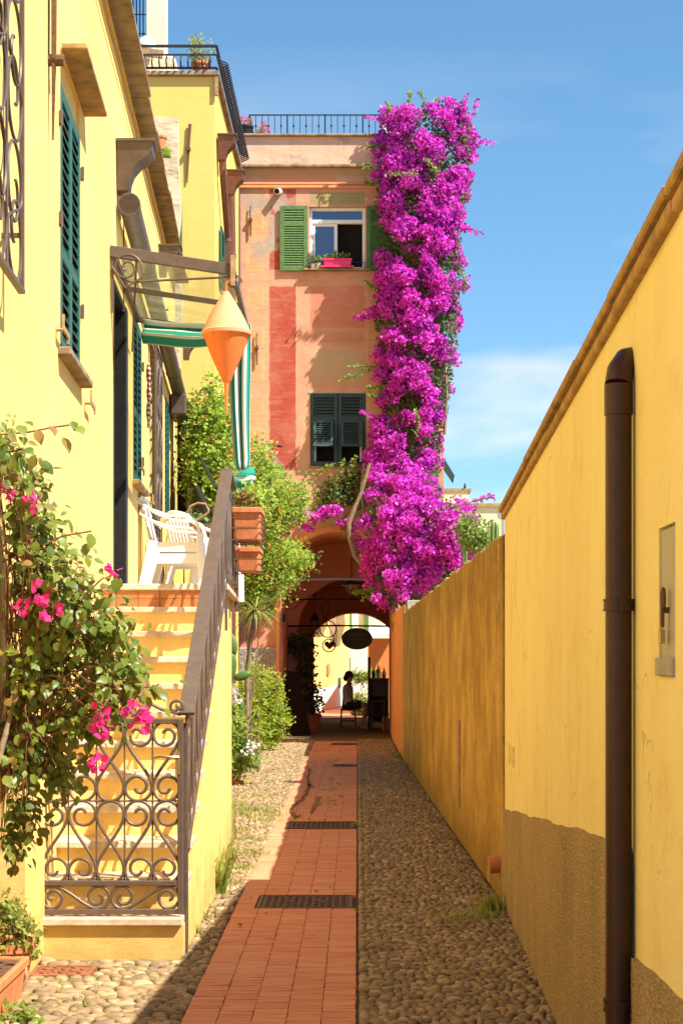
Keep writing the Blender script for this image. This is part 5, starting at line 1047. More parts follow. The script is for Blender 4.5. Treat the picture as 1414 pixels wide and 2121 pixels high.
# woman on a stool
def stool(name, label, x, y, h=.43, s=.16, grp=None):
    t = thing(name, label, 'stool', (x, y, 0), grp); MB().box(x-s, x+s, y-s, y+s, h-.035, h).build('seat', 'wood_dark', t, bev=.008)
    for sx_ in (-1, 1):
        for sy_ in (-1, 1): MB().bar((x+sx_*(s-.025),y+sy_*(s-.025),h-.035), (x+sx_*s,y+sy_*s,0), .032, .032).build('leg', 'wood_dark', t)
        MB().bar((x+sx_*s*.94,y-s*.9,.14),(x+sx_*s*.94,y+s*.9,.14), .02, .025).build('rung', 'wood_dark', t)
    for sy_ in (-1, 1): MB().bar((x-s*.9,y+sy_*s*.94,.18),(x+s*.9,y+sy_*s*.94,.18), .02, .025).build('rung', 'wood_dark', t)
    return t
PY = 34.75; sxp = P(721,0,PY).x; stool('wooden_stool', 'dark wooden stool the seated woman sits on', sxp, PY)
def skin(name, pts, edges, mat, parent, sub=2):
    c = V((sxp, PY, .43)); me = bpy.data.meshes.new(name); me.from_pydata([tuple(V(p[:3])) for p in pts], edges, []); o = bpy.data.objects.new(name, me); place(o, parent, c)
    o.modifiers.new('skin', 'SKIN')
    for i, p in enumerate(pts): me.skin_vertices[0].data[i].radius = (p[3], p[4] if len(p) > 4 else p[3])
    me.skin_vertices[0].data[0].use_root = True; sbd = o.modifiers.new('sub', 'SUBSURF'); sbd.levels = sbd.render_levels = sub
    me.materials.append(MAT[mat]); return o
PE = thing('person', 'person in white vest and dark skirt sitting on the stool in the passage', 'person', (sxp, PY, .43))
pts = [(0,0,.10,.11,.13),(-.02,0,.27,.095,.12),(-.01,0,.42,.10,.14),(.015,0,.535,.042),(.03,0,.60,.062),(.045,0,.67,.075),(.035,0,.735,.055)]; E = [(0,1),(1,2),(2,3),(3,4),(4,5),(5,6)]
for s in (-1, 1):
    n = len(pts); pts += [(-.01,s*.155,.475,.048),(.02,s*.20,.30,.038),(.09,s*.17,.17,.031),(.20,s*.12,.125,.027),(.245,s*.11,.12,.022)]; E += [(2,n),(n,n+1),(n+1,n+2),(n+2,n+3),(n+3,n+4)]
    n = len(pts); kx, fx_ = (.40,.26) if s > 0 else (.36,.34); pts += [(.05,s*.09,.07,.085),(.22,s*.10,.085,.072),(kx,s*.08,.06,.056),(kx-.03,s*.075,-.12,.05),(fx_,s*.07,-.35,.034),(fx_+.02,s*.07,-.395,.036),(fx_+.14,s*.07,-.405,.026)]; E += [(0,n),(n,n+1),(n+1,n+2),(n+2,n+3),(n+3,n+4),(n+4,n+5),(n+5,n+6)]
skin('body', pts, E, 'skin', PE)
o = V((sxp, PY, .43)); MB().lathe([(.118,.02),(.122,.10),(.108,.24),(.112,.36),(.108,.44),(.07,.50)], o+V((-.008,0,0)), 20, squash=(1.,1.3)).build('vest', 'cloth_white', PE, smooth=True)
m = MB(); m.lathe([(.135,.0),(.132,.08),(.115,.16)], o, 18, squash=(1.,1.25))
for s in (-1, 1): m.tube([o+V((-.02,s*.08,.07)), o+V((.10,s*.09,.08)), o+V((.27,s*.10,.085))], [.105,.10,.085], 12)
m.build('skirt', 'cloth_dark', PE, smooth=True)
o = V((sxp, PY, .43)); m = MB(); m.ell(o+V((.015,0,.695)), (.092,.088,.088), 14, 10); m.ell(o+V((-.055,0,.63)), (.05,.07,.07), 12, 8); m.build('hair', 'hair_brown', PE, smooth=True)
m = MB(); m.ell(o+V((.112,0,.648)), (.016,.011,.016), 8, 6); m.ell(o+V((.10,.028,.668)), (.010,.012,.007), 8, 5); m.ell(o+V((.10,-.028,.668)), (.010,.012,.007), 8, 5); m.ell(o+V((.098,0,.615)), (.010,.022,.006), 8, 5)
for s in (-1, 1): m.ell(o+V((.03,s*.073,.655)), (.018,.008,.026), 8, 6)
m.build('face', 'skin', PE, smooth=True)
for s in (-1, 1):
    for k in range(4): MB().tube([o+V((.25,s*.11+(k-1.5)*.018,.122)), o+V((.285,s*.11+(k-1.5)*.019,.122)), o+V((.315-.008*abs(k-1.5),s*.11+(k-1.5)*.02,.105))], [.010,.009,.006], 6).build('finger', 'skin', PE, smooth=True)
    MB().tube([o+V((.225,s*.11-s*.03,.125)), o+V((.25,s*.11-s*.055,.13)), o+V((.275,s*.11-s*.06,.125))], [.010,.009,.007], 6).build('thumb', 'skin', PE, smooth=True)
# high counter with glasses
BT = thing('bar_counter', 'dark high bar counter at right inside the passage', 'table', (.47,34.7,0)); z = P(0,1405,34.7).z
MB().box(.22,.64,34.4,35.2,z-.04,z).build('counter_top', 'wood_dark', BT, bev=.006); MB().box(.25,.63,34.5,35.1,z-.36,z-.041).build('apron', 'wood_dark', BT)
for x in (.25,.61):
    for y in (34.48,35.12): MB().bar((x,y,0),(x,y,z-.04), .05, .05).build('leg', 'wood_dark', BT)
MB().box(.26,.6,34.52,35.08,.3,.33).build('shelf', 'wood_dark', BT)
po = MB().tube([(P(764,0,34.3).x,34.3,0),(P(764,0,34.3).x,34.3,P(0,1361,34.3).z)], .028, 10).build('timber_post', 'wood_dark'); tag(po, 'slim dark post beside the bar counter', 'post')
for i, (x, h, r_) in enumerate(((.36,.16,.035),(.45,.24,.05),(.55,.14,.035))):
    t = thing('drinking_glass', ('short wine glass nearest the post on the bar counter','tall round carafe in the middle of the bar counter','tumbler at the right end of the bar counter')[i], 'glass', (x,34.6,z)); MB().lathe([(r_*.9,0),(r_*.25,.012),(r_*.22,h*.4),(r_,h*.6),(r_*.9,h)] if i != 1 else [(r_,0),(r_*1.1,h*.4),(r_*.4,h*.7),(r_*.5,h)], (x,34.6,z), 16).build('bowl', 'drinking_glass', t, smooth=True)
stool('wooden_stool', 'dark wooden stool tucked under the bar counter', .42, 34.25, .62, .14)
bx_ = MB().box(.5,.62,34.2,34.32,.0,.28).build('orange_bottle_crate', 'buoy_shaded', None, bev=.01); tag(bx_, 'small orange crate on the floor beneath the bar counter', 'crate')

sb_ = thing('sideboard', 'dark wooden sideboard added behind the bar counter as a dark mass', 'sideboard', (.46,35.7,0)); MB().box(.28,.63,35.5,35.95,.12,.98).build('carcass', 'wood_dark', sb_, bev=.01); MB().box(.25,.635,35.46,35.97,.981,1.02).build('top', 'wood_dark', sb_, bev=.006)  # added filler piece, makes the passage's right side read dark
for x in (.30,.60): MB().box(x-.025,x+.025,35.52,35.57,0,.119).build('leg', 'wood_dark', sb_)
for k in range(2): MB().box(.30+k*.17,.455+k*.17,35.485,35.499,.16,.9).build('door', 'wood_dark', sb_, bev=.004)
for x, h, lb in ((.34,.26,'dark bottle at the left of the sideboard'),(.44,.30,'tall dark bottle in the middle of the sideboard'),(.56,.24,'dark bottle at the right of the sideboard')): bo_ = MB().lathe([(.035,0),(.037,h*.6),(.014,h*.75),(.013,h)], (x,35.7,1.021), 12).build('bottle', 'sign_board', None, smooth=True); tag(bo_, lb, 'bottle')
# ------------------------------------------------------------------ great bougainvillea on the arched house
BO = thing('bougainvillea', 'huge magenta bougainvillea covering the right side of the frescoed house', 'bougainvillea', (.55,30,0))
SIL = [(222,800,972),(245,788,984),(280,776,984),(350,776,984),(430,768,974),(490,784,958),(560,768,964),(640,770,955),(700,772,954),(760,780,944),(850,782,932),(900,765,924),(950,752,915),(1000,748,915),(1030,750,925),(1060,755,970),(1090,760,988),(1130,752,985),(1180,760,955),(1230,782,895),(1268,800,838)]
sl = [(a, b) for a, b, c in SIL]; sr = [(a, c) for a, b, c in SIL]
def base_y(py): return 30.85 if py < 960 else 30.85-(py-960)/100*1.1 if py < 1060 else 29.75
cl = []
while len(cl) < 1000:
    py = rnd.uniform(222, 1270); l_, r_ = lerp_poly(sl, py), lerp_poly(sr, py)
    if rnd.random() > (r_-l_)/240: continue
    u = rnd.uniform(-1, 1); px = (l_+r_)/2+u*(r_-l_)/2*(.86 if py < 1040 else .97)
    hole = math.sin(px*.045+1.7*math.sin(py*.021))*math.sin(py*.038+1.1)+.5*math.sin(px*.09-py*.05)
    if hole < -.34 and abs(u) < .95 and rnd.random() < .92: continue
    dep = (.75 if py < 980 else 1.0)*math.sqrt(max(.05, 1-u*u))*rnd.uniform(.5, 1.08); Y = base_y(py)-dep+(.35 if u > .8 else 0)
    cl.append((P(px, py, Y), rnd.choice((.05,.06,.08,.10,.12,.15,.19))*rnd.uniform(.8,1.1), u))
def spray(pts, Y, n, r0, r1):
    for i in range(n):
        t = i/max(1, n-1)*(len(pts)-1); k = min(int(t), len(pts)-2); f = t-k; px = pts[k][0]+(pts[k+1][0]-pts[k][0])*f; py = pts[k][1]+(pts[k+1][1]-pts[k][1])*f
        cl.append((P(px+rnd.uniform(-3,3), py+rnd.uniform(-3,3), Y+rnd.uniform(-.1,.1)), r0+(r1-r0)*i/max(1,n-1), 0))
spray([(940,250),(955,225),(965,205)], 30.4, 7, .10, .045); spray([(960,260),(980,232),(988,212)], 30.5, 6, .08, .03); spray([(975,300),(1000,296),(1020,296)], 30.4, 6, .07, .03)
spray([(950,470),(975,478),(996,480)], 30.4, 6, .08, .035); spray([(775,640),(755,655),(738,662)], 30.5, 6, .09, .05); spray([(780,250),(768,244),(762,243)], 30.5, 3, .05, .03); spray([(950,590),(965,600),(970,580)], 30.5, 4, .09, .05)
spray([(605,1075),(625,1065),(645,1075),(668,1062),(690,1055),(700,1062)], 30.2, 16, .11, .08); spray([(612,1085),(632,1092),(645,1098)], 30.2, 6, .08, .06); spray([(700,1080),(725,1085),(745,1130)], 30.0, 6, .06, .08)
spray([(770,865),(755,855),(748,850)], 30.4, 4, .06, .03); spray([(935,1060),(965,1050),(985,1038),(1005,1030),(1022,1030)], 28.6, 10, .06, .03); spray([(940,1075),(965,1065),(985,1055)], 28.7, 6, .06, .035); spray([(985,1110),(995,1125),(990,1140)], 28.5, 5, .09, .06); spray([(1000,1120),(1022,1112)], 28, 3, .05, .03)
for _ in range(46): cl.append((P(rnd.gauss(945,26), rnd.gauss(1122,26), 29.0+rnd.uniform(-.5,.3)), rnd.uniform(.08,.19), .4))
for _ in range(30): cl.append((P(rnd.gauss(830,40), rnd.gauss(1150,45), 28.8+rnd.uniform(-.2,.3)), rnd.uniform(.08,.16), -.1))
P_, A_, N_, S_ = [], [], [], []
for c, r, u in cl:
    n = max(10, int(95*(r/.15)**1.8)); d = rdir(n); out = np.array([u*.55, -.75, .38]); d = unit(d+out*.75)
    p = np.array(c)+d*r*(.55+.5*nrng.random((n,1)))*np.array([1.1,1.,.9]); P_.append(p); ax = unit(rdir(n)+d*.45); A_.append(ax); N_.append(unit(d+.6*rdir(n))); S_.append((.046+.026*nrng.random(n))*(1 if r > .06 else .8))
tag(leaves('flower_bracts', np.concatenate(P_), np.concatenate(A_), np.concatenate(N_), np.concatenate(S_), 'bract', BO, tmpl=BRACT, wid=1.15), kind='stuff')
P_ = []; D_ = []
for _ in range(15000):
    py = rnd.uniform(225, 1255); l_, r_ = lerp_poly(sl, py), lerp_poly(sr, py); u = rnd.uniform(-.9, .9); px = (l_+r_)/2+u*(r_-l_)/2; dep = (.62 if py < 980 else .85)*math.sqrt(max(.03, 1-u*u))*rnd.uniform(.05, 1.02); P_.append(P(px, py, base_y(py)-dep)); D_.append((u*.5,-.8,.3))
P_ = np.array([tuple(p) for p in P_]); n = len(P_); tag(leaves('leaves', P_, unit(rdir(n)+np.array([0,-.2,-.3])), unit(np.array(D_)+.7*rdir(n)), .055+.04*nrng.random(n), 'leaf_dark', BO), kind='stuff')
# green shoots
shoots = [([(800,245),(812,226),(800,212)],30.4),([(850,235),(845,205),(850,190)],30.6),([(880,235),(878,205),(870,190)],30.6),([(905,235),(900,215),(903,205)],30.6),([(925,240),(930,220),(926,208)],30.6),([(800,360),(840,362),(862,358)],29.9),([(880,330),(895,345),(905,358)],29.9),([(780,345),(762,348),(748,342)],30.4),([(780,380),(765,382),(757,376)],30.5),([(785,300),(768,308),(760,300)],30.5),
 ([(770,765),(740,772),(705,790)],30.4),([(780,760),(755,757),(722,760)],30.4),([(790,805),(770,800),(762,805)],30.4),([(790,815),(772,822),(765,815)],30.4),([(755,580),(765,590),(778,600)],30.4),([(950,560),(965,575),(960,600)],30.3),([(640,975),(620,1000),(618,1030)],30.6),([(650,985),(668,970),(690,962)],30.6),([(690,1010),(700,980),(712,950)],30.5),([(720,1000),(722,970),(738,945)],30.5),([(660,1040),(650,1010),(640,990)],30.6),([(700,1040),(690,1000),(680,975)],30.5),
 ([(740,1010),(742,980),(735,960)],30.5),([(775,1222),(752,1224),(733,1228)],29.4),([(790,1235),(765,1236),(750,1240)],29.3),([(900,1060),(960,1045),(1018,1028)],28.6),([(820,1050),(800,1040),(795,1030)],29.4),([(870,1050),(890,1040),(905,1038)],29.4),([(860,900),(870,870),(862,850)],29.8)]
P_, A_, N_, S_ = [], [], [], []; m = MB()
for pts, Y in shoots:
    q = [P(*pts[0], Y), P(*pts[1], Y-.05), P(*pts[2], Y)]; cv = [q[0]*(1-t)**2+q[1]*2*t*(1-t)+q[2]*t*t for t in [i/14 for i in range(15)]]; m.tube(cv, .006, 5)
    for p in cv:
        for _ in range(4): P_.append(tuple(p+V((rnd.uniform(-.03,.03),rnd.uniform(-.03,.03),rnd.uniform(-.03,.03))))); S_.append(rnd.uniform(.04,.075))
n = len(P_); tag(leaves('young_leaves', np.array(P_), rdir(n)+np.array([0,-.2,-.1]), unit(rdir(n)*.7+np.array([.2,-.5,.6])), np.array(S_), 'leaf_mid', BO), kind='stuff'); tag(m.build('shoots', 'twig', BO), kind='stuff')
foliage('leaves_over_arch', [tuple(P(x,y,30.6))+(a,.16,b) for x, y, a, b in ((700,1035,.35,.16),(740,1020,.2,.25),(660,1060,.2,.12),(720,1090,.12,.16),(755,1140,.12,.2),(690,1010,.3,.12),(730,985,.16,.2))], 2400, .065, 'leaf_dark', BO, k=7, spread=.05)
for pts, Y, r0, r1 in (([(800,1260),(775,1200),(752,1172),(735,1150),(724,1115),(722,1085),(735,1050),(748,1020),(765,960)],29.6,.058,.03),([(815,1290),(806,1180),(800,1080),(810,1020),(822,960),(835,900),(842,820)],30.75,.06,.03),([(850,1300),(850,1150),(835,1050),(800,1010),(790,960),(800,880)],30.6,.05,.025),([(755,960),(748,1010),(752,1060),(770,1120)],30.4,.03,.025),([(920,900),(925,820),(922,760),(905,700)],30.5,.03,.012)):
    n = len(pts); MB().tube([P(x, y, Y) for x, y in pts], [r0+(r1-r0)*i/(n-1) for i in range(n)], 10).build('trunk', 'bark', BO, smooth=True)
MB().tube([(.95,29.8,0),(.9,29.8,1.2),(P(815,1290,29.8))], [.10,.08,.06], 10).build('trunk', 'bark', BO, smooth=True)

# ------------------------------------------------------------------ foreground bougainvillea bush
LT = np.array([(0,0,0),(.22,.30,.05),(.22,0,0),(.22,-.30,.05),(.52,.36,.03),(.52,0,-.04),(.52,-.36,.03),(.8,.19,-.05),(.8,0,-.10),(.8,-.19,-.05),(1.03,0,-.20)])
LQ = [(0,2,1),(0,3,2),(1,2,5,4),(2,3,6,5),(4,5,8,7),(5,6,9,8),(7,8,10),(8,9,10)]
LQ4 = np.array([(0,3,2,1),(1,2,5,4),(2,3,6,5),(4,5,8,7),(5,6,9,8),(7,8,9,10)])
FB_ = thing('bougainvillea_bush', 'pink flowering bougainvillea bush in front of the house wall at left', 'bush', (-1.5,7.9,0))
BY = 7.36; bl = [(20,930,30,70),(45,1010,45,50),(50,1090,70,70),(100,1140,60,60),(120,1210,80,70),(55,1230,70,80),(185,1275,65,60),(110,1320,90,70),(225,1330,40,50),(60,1400,75,80),(150,1420,90,70),(235,1400,60,45),(290,1425,30,20),(80,1500,80,70),(175,1490,75,50),(60,1580,70,60),(130,1590,60,40),(30,1660,40,70),(55,1690,25,50),(18,1745,28,45),(255,1365,45,35),(215,1450,55,40),(265,1405,40,30),(240,1290,25,30)]
ells = [tuple(P(x,y,BY-.1*math.sin(x)))+(a*BY/S,.16,b*BY/S) for x, y, a, b in bl]
p, d = clumped(ells, 4500, 9, .036, .15); n = len(p); keep = p[:,1] > 7.0; keep &= p[:,0] > (-1.16-.055*p[:,1]+.03); p, d = p[keep], d[keep]; n = len(p)
ax = unit(rdir(n)*.8+d*.4+np.array([.15,-.2,-.75])); nr = unit(d*.5+rdir(n)*.55+np.array([.35,-.35,.6])); sz = .026+.036*nrng.random(n)**1.3
lm = []
for k in range(4):
    r_ = random.Random(k); me = bpy.data.meshes.new('leaf'); c_ = r_.uniform(.6,1.9); w_ = r_.uniform(.85,1.1); me.from_pydata([(x, y*w_, z*c_+.05*math.sin(y*9+k)) for x, y, z in LT], [], LQ); me.polygons.foreach_set('use_smooth', [True]*len(LQ)); me.materials.append(MAT['leaf_bougainvillea']); lm.append(me)
order = np.argsort(p[:,1]-.6*(sz-.06)*10)
for i in order[:300]:
    a = V(ax[i]); b = V(nr[i]).cross(a).normalized(); c_ = a.cross(b); o = bpy.data.objects.new('leaf', lm[int(i) % 4]); o.rotation_euler = Matrix((a, b, c_)).transposed().to_euler(); s_ = float(sz[i]); o.scale = (s_,)*3; place(o, FB_, V(p[i]))
ot = order[300:]; tag(leaves('inner_leaves', p[ot], ax[ot], nr[ot], sz[ot], 'leaf_bougainvillea', FB_, tmpl=LT, q=LQ4, smooth=True), kind='stuff')
m = MB(); root = P(-40,1950,7.2); root.z = 0
for k in range(190):
    e = ells[rnd.randrange(len(ells))]; t_ = V(e[:3])+V((rnd.uniform(-1,1)*e[3],rnd.uniform(-.2,.2),rnd.uniform(-1,1)*e[5])); hub = P(rnd.choice((20,50,95)), rnd.choice((1150,1300,1420,1500,1600)), BY+.03); q = []
    for i in range(9): t = i/8; q.append(hub.lerp(t_, t)+V((rnd.uniform(-.012,.012),rnd.uniform(-.012,.012),.06*math.sin(math.pi*t)+rnd.uniform(-.012,.012))))
    m.tube(q, [.0042-.003*i/8 for i in range(9)], 5)
for pts in ([(0,900),(60,895),(110,885),(162,878)],[(10,940),(45,930),(75,945)],[(90,1130),(130,1110),(190,1100)],[(180,1230),(210,1200),(238,1190)],[(200,1400),(260,1420),(330,1425)]): m.tube([P(x, y, BY-.1) for x, y in pts], [.004]*len(pts), 5)
tag(m.build('twigs', 'twig', FB_, smooth=True), kind='stuff'); MB().tube([root, P(-35,1750,7.2), P(-10,1600,7.3), P(40,1420,BY)], [.022,.019,.015,.010], 8).build('trunk', 'bark', FB_, smooth=True)
tips = [(40,880),(75,890),(105,882),(130,905),(150,872),(158,882),(70,940),(90,960),(190,1105),(178,1125),(200,1240),(222,1235),(240,1195),(315,1418),(330,1435),(300,1440),(322,1422)]
pp_ = np.array([tuple(P(x, y, BY-.12)) for x, y in tips]); n = len(pp_); leaves('tip_leaves', pp_, unit(rdir(n)*.5+np.array([.3,-.1,-.8])), unit(rdir(n)*.4+np.array([.4,-.7,.3])), .05+.03*nrng.random(n), 'leaf_bougainvillea', FB_, tmpl=LT, q=LQ4, smooth=True)
for px, py, r_ in ((72,1042,.045),(12,1018,.025),(85,1225,.05),(108,1265,.05),(45,1255,.03),(237,1180,.022),(205,1480,.05),(210,1510,.045),(280,1472,.05),(288,1495,.055),(205,1582,.035)):
    n = 14 if r_ > .03 else 7; r_ *= .8; c_ = np.array(tuple(P(px, py, BY-.2))); d = rdir(n); leaves('flower', c_+d*r_*.55, unit(d+.5*rdir(n)), unit(rdir(n)+np.array([0,-.6,.3])), .032+.016*nrng.random(n), 'bract_pink', FB_, tmpl=BRACT, wid=1.2)

# ------------------------------------------------------------------ lantana, yucca and border plants
def stems(parent, base, tops, r0=.03, r1=.01, mat='bark'):
    m = MB()
    for t in tops:
        t = V(t); b = V(base)+V((rnd.uniform(-.08,.08),rnd.uniform(-.08,.08),0)); m.tube([b, b.lerp(t,.35)+V((rnd.uniform(-.08,.08),0,0)), b.lerp(t,.7)+V((rnd.uniform(-.08,.08),0,0)), t], [r0,r0*.8,r1*1.5,r1], 7)
    return tag(m.build('stems', mat, parent, smooth=True), kind='stuff')
def shrub(name, label, cat, blobs, Y, n, size, mat, ns=None, nf=0, depth=.4, basepx=None, k=9, spread=.07, fmat='lantana_flower', up=.3):
    ells = [tuple(P(x, y, Y+dy))+(a*Y/S, depth*min(1, a/45), b*Y/S) for x, y, a, b, dy in blobs]; base = P(basepx, 1350, Y) if basepx else P(blobs[-1][0], 1350, Y); base.z = 0
    t = thing(name, label, cat, base); foliage('foliage', ells, n, size, mat, t, k=k, spread=spread, up=up)
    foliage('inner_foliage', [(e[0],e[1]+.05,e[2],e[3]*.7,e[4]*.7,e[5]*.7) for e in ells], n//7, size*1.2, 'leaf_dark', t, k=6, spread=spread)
    stems(t, base, [ells[i_][:3] for i_ in (ns or range(0,len(ells),4))], .016, .006)
    if nf: p, d = shell(ells, nf, .85); k_ = 8; i = np.repeat(np.arange(len(p)), k_); q = p[i]+nrng.normal(size=(len(i),3))*.014+d[i]*.03; tag(leaves('flowers', q, rdir(len(q)), d[i]+.3*rdir(len(q)), .024, fmat, t, tmpl=BRACT), kind='stuff')
    return t
shrub('lantana_bush', 'bright green lantana with orange flowers behind the landing railing', 'bush', [(440,820,14,40,0),(448,880,32,55,0),(415,900,28,60,0),(400,860,18,40,.2),(455,950,34,60,0),(420,980,36,60,0),(470,900,22,60,0),(400,960,18,50,.3),(470,1010,24,50,-.2),(440,1050,35,40,0)], 21.0, 8000, .06, 'leaf_lime', nf=80, depth=.5)
shrub('lantana_bush', 'large orange flowering lantana in front of the frescoed house', 'bush', [(535,960,34,50,0),(520,1010,28,50,0),(565,1010,40,45,-.1),(600,1050,38,40,-.1),(560,1070,46,50,-.2),(615,1030,22,30,0),(545,1130,42,50,-.2),(590,1150,38,36,-.2),(625,1160,22,18,-.1),(520,1190,28,55,-.2),(565,1200,40,45,-.2),(535,1245,36,40,-.1),(600,1190,22,22,0),(645,1158,8,6,0)], 24.6, 13000, .05, 'leaf_lime', nf=190, depth=.5, ns=(9,11), basepx=505, spread=.06)
shrub('border_shrub', 'bright green low shrub growing at the left foot of the archway', 'bush', [(560,1430,24,40,0),(540,1480,34,40,0),(570,1490,24,40,-.1),(555,1520,28,28,-.2),(510,1450,24,45,.2),(525,1400,18,30,.3),(585,1470,10,14,-.2),(592,1490,8,8,-.2)], 27.6, 5200, .05, 'leaf_lime', depth=.4, spread=.05, basepx=550)
YU = thing('yucca', 'small yucca with a slim bare trunk below the lantana', 'yucca', (P(512,0,23).x,23,0)); yc = P(530,1262,22.9); MB().tube([(P(512,0,23).x,23,0), P(512,1400,23), P(518,1330,23), yc], [.035,.032,.03,.04], 10).build('trunk', 'bark', YU, smooth=True)
ym = bpy.data.meshes.new('leaf'); ym.from_pydata([(0,.025,0),(0,-.025,0),(.35,.03,.02),(.35,-.03,.02),(.7,.018,-.04),(.7,-.018,-.04),(1,0,-.16)], [], [(0,1,3,2),(2,3,5,4),(4,5,6)]); ym.materials.append(MAT['aloe'])
for k in range(64):
    a = V((math.cos(k*2.4), math.sin(k*2.4), rnd.uniform(-.95,.75))).normalized(); b = V((0,0,1)).cross(a).normalized(); o = bpy.data.objects.new('leaf', ym); o.rotation_euler = Matrix((a, b, a.cross(b))).transposed().to_euler(); s_ = rnd.uniform(.32,.5); o.scale = (s_,)*3; place(o, YU, yc+a*.03)
def pads(name, label, lst):
    t = thing(name, label, 'cactus', lst[0][0] if isinstance(lst[0][0], V) else P(lst[0][0], lst[0][1], lst[0][2]))
    for px, py, Y, w_, h_, tilt in lst:
        m = MB(); m.ell((0,0,0), (w_,.03,h_), 14, 9); o = m.build('pad', 'succulent', t, smooth=True); o.location = P(px, py, Y)-WP[t.name]; o.rotation_euler = (0, tilt, rnd.uniform(-.5,.5))
    c = P(lst[0][0], lst[0][1], lst[0][2]); MB().tube([(c.x,c.y,0), c], [.05,.04], 8).build('stem', 'succulent', t); return t
pads('prickly_pear', 'prickly pear cactus rising between the stair wall and yucca', [(482,1440,20.6,.06,.15,.1),(478,1382,20.6,.07,.17,.1),(482,1335,20.7,.06,.13,-.15),(502,1400,20.6,.11,.055,-.35),(500,1463,20.5,.035,.09,0.)])
# aloes and oleander in front of the shrub
AL = thing('aloe_clump', 'clump of spiky aloes with reddish tips behind the terracotta pot', 'aloe', (P(505,0,22).x,22,0))
for px, py, n_, s_ in ((500,1480,15,.34),(520,1500,15,.32),(482,1465,13,.34),(535,1510,12,.28),(492,1520,12,.3)):
    c = P(px, py, 22.2+rnd.uniform(-.3,.3))
    for k in range(n_):
        a = V((math.cos(k*2.4), math.sin(k*2.4)*.8, rnd.uniform(-.25,1.1))).normalized(); b = V((0,0,1)).cross(a).normalized(); o = bpy.data.objects.new('leaf', ym); o.rotation_euler = Matrix((a, b, a.cross(b))).transposed().to_euler(); z_ = s_*rnd.uniform(.7,1.15); o.scale = (z_,z_*1.3,z_); place(o, AL, c)
    MB().tube([(c.x,c.y,0), c], .025, 6).build('stem', 'bark', AL)
OP = thing('potted_oleander', 'terracotta pot of leafy oleander with white blossoms by the stair wall', 'potted plant', (P(480,0,20.5).x,20.5,0)); c = WP[OP.name]
MB().lathe([(.15,0),(.16,.02),(.15,.035)], c, 20).build('saucer', 'terracotta', OP, smooth=True); pot('pot', '', c+V((0,0,.036)), .145, .31, parent=OP); el_ = [tuple(P(x, y, 20.4))+(a*20.4/S,.18,b*20.4/S) for x, y, a, b in ((480,1545,20,28),(500,1550,24,26),(515,1570,16,22),(490,1580,22,14),(485,1500,16,30))]
foliage('leaves', el_, 620, .11, 'leaf_mid', OP, k=7, spread=.05, wid=.55); foliage('leaves', el_[1:4], 260, .05, 'leaf_mid', OP, k=7, spread=.05)
wf_ = [tuple(P(x, y, 20.2))+(.05,.05,.05) for x, y in ((478,1432),(482,1448),(517,1548),(526,1552),(514,1562))]; foliage('blossoms', wf_, 120, .045, 'petal_white', OP, k=6, spread=.02, tmpl=BRACT)
# foreground pots
TP = planter('terracotta_trough', 'terracotta trough at the bottom left edge of the cobbles', (-1.655,7.55,0.), .24, .62, .17)
PS = thing('potted_shrub', 'yellowish leafy shrub in a red pot beside the iron gate', 'potted plant', (-1.66,8.05,0)); pot('pot', '', (-1.66,8.05,0), .12, .22, parent=PS)
el_ = [tuple(P(x, y, 8.0))+(a*8/S,.12,b*8/S) for x, y, a, b in ((20,1880,30,30),(35,1915,38,35),(60,1930,24,30),(20,1960,30,28),(55,1970,22,18),(10,1910,20,40))]; foliage('leaves', el_, 620, .033, 'leaf_yellowish', PS, k=6, spread=.02, inner=.2); stems(PS, (-1.62,8.05,.2), [e[:3] for e in el_], .008, .003, 'twig')
MB().tube([(-1.585,7.98,0),(-1.56,7.98,.06),(-1.575,8.0,.13),(-1.60,8.02,.16)], .010, 7).build('hanging_stem', 'wood_tan', PS, smooth=True)
PG = thing('ground_plant', 'round-leaved green plant in the bottom left corner', 'plant', (-1.46,7.33,0)); el_ = [tuple(P(x, y, 7.32))+(a*7.3/S,.08,b*7.3/S) for x, y, a, b in ((15,2105,25,22),(45,2095,22,22),(30,2125,38,16),(62,2112,10,10))]; foliage('leaves', el_, 170, .035, 'leaf_mid', PG, k=5, spread=.015, inner=.1, up=.9)
# ------------------------------------------------------------------ garden behind the ochre wall
def column_cactus(label, px, top, Y):
    c = P(px, top, Y); t = thing('column_cactus', label, 'cactus', (c.x, Y, 0), 'column cacti behind the ochre wall'); n = 20; prof = [(.042,0.),(.045,c.z*.6),(.044,c.z-.06),(.036,c.z-.025),(.016,c.z),(.003,c.z+.005)]; vs = []; fs = []
    for r, z in prof:
        for k in range(n): th = math.tau*k/n; rr = r*(1 if k % 4 < 2 else .72); vs.append((c.x+rr*math.cos(th), Y+rr*math.sin(th), z))
    for i in range(len(prof)-1):
        for k in range(n): fs.append((i*n+k, i*n+(k+1) % n, (i+1)*n+(k+1) % n, (i+1)*n+k))
    MB().add(vs, fs).build('stem', 'succulent', t, smooth=True, angle=25); return t
column_cactus('green column cactus nearest the bougainvillea above the ochre wall', 962, 1070, 26); column_cactus('green column cactus at the near end above the ochre wall', 1024, 1082, 17)
shrub('garden_shrub', 'green shrub peeping over the ochre wall below the cacti', 'bush', [(975,1105,24,30,0),(1000,1125,22,24,0),(965,1085,14,16,0),(1012,1115,10,14,0)], 19.5, 900, .05, 'leaf_mid', depth=.35, basepx=990, spread=.05)
shrub('street_shrub', 'small bushy tree in the sunlit street beyond the archway', 'tree', [(750,1402,18,10,0),(770,1400,16,9,0),(735,1400,10,9,0)], 43.5, 700, .07, 'leaf_mid', depth=.4, basepx=757, spread=.06)
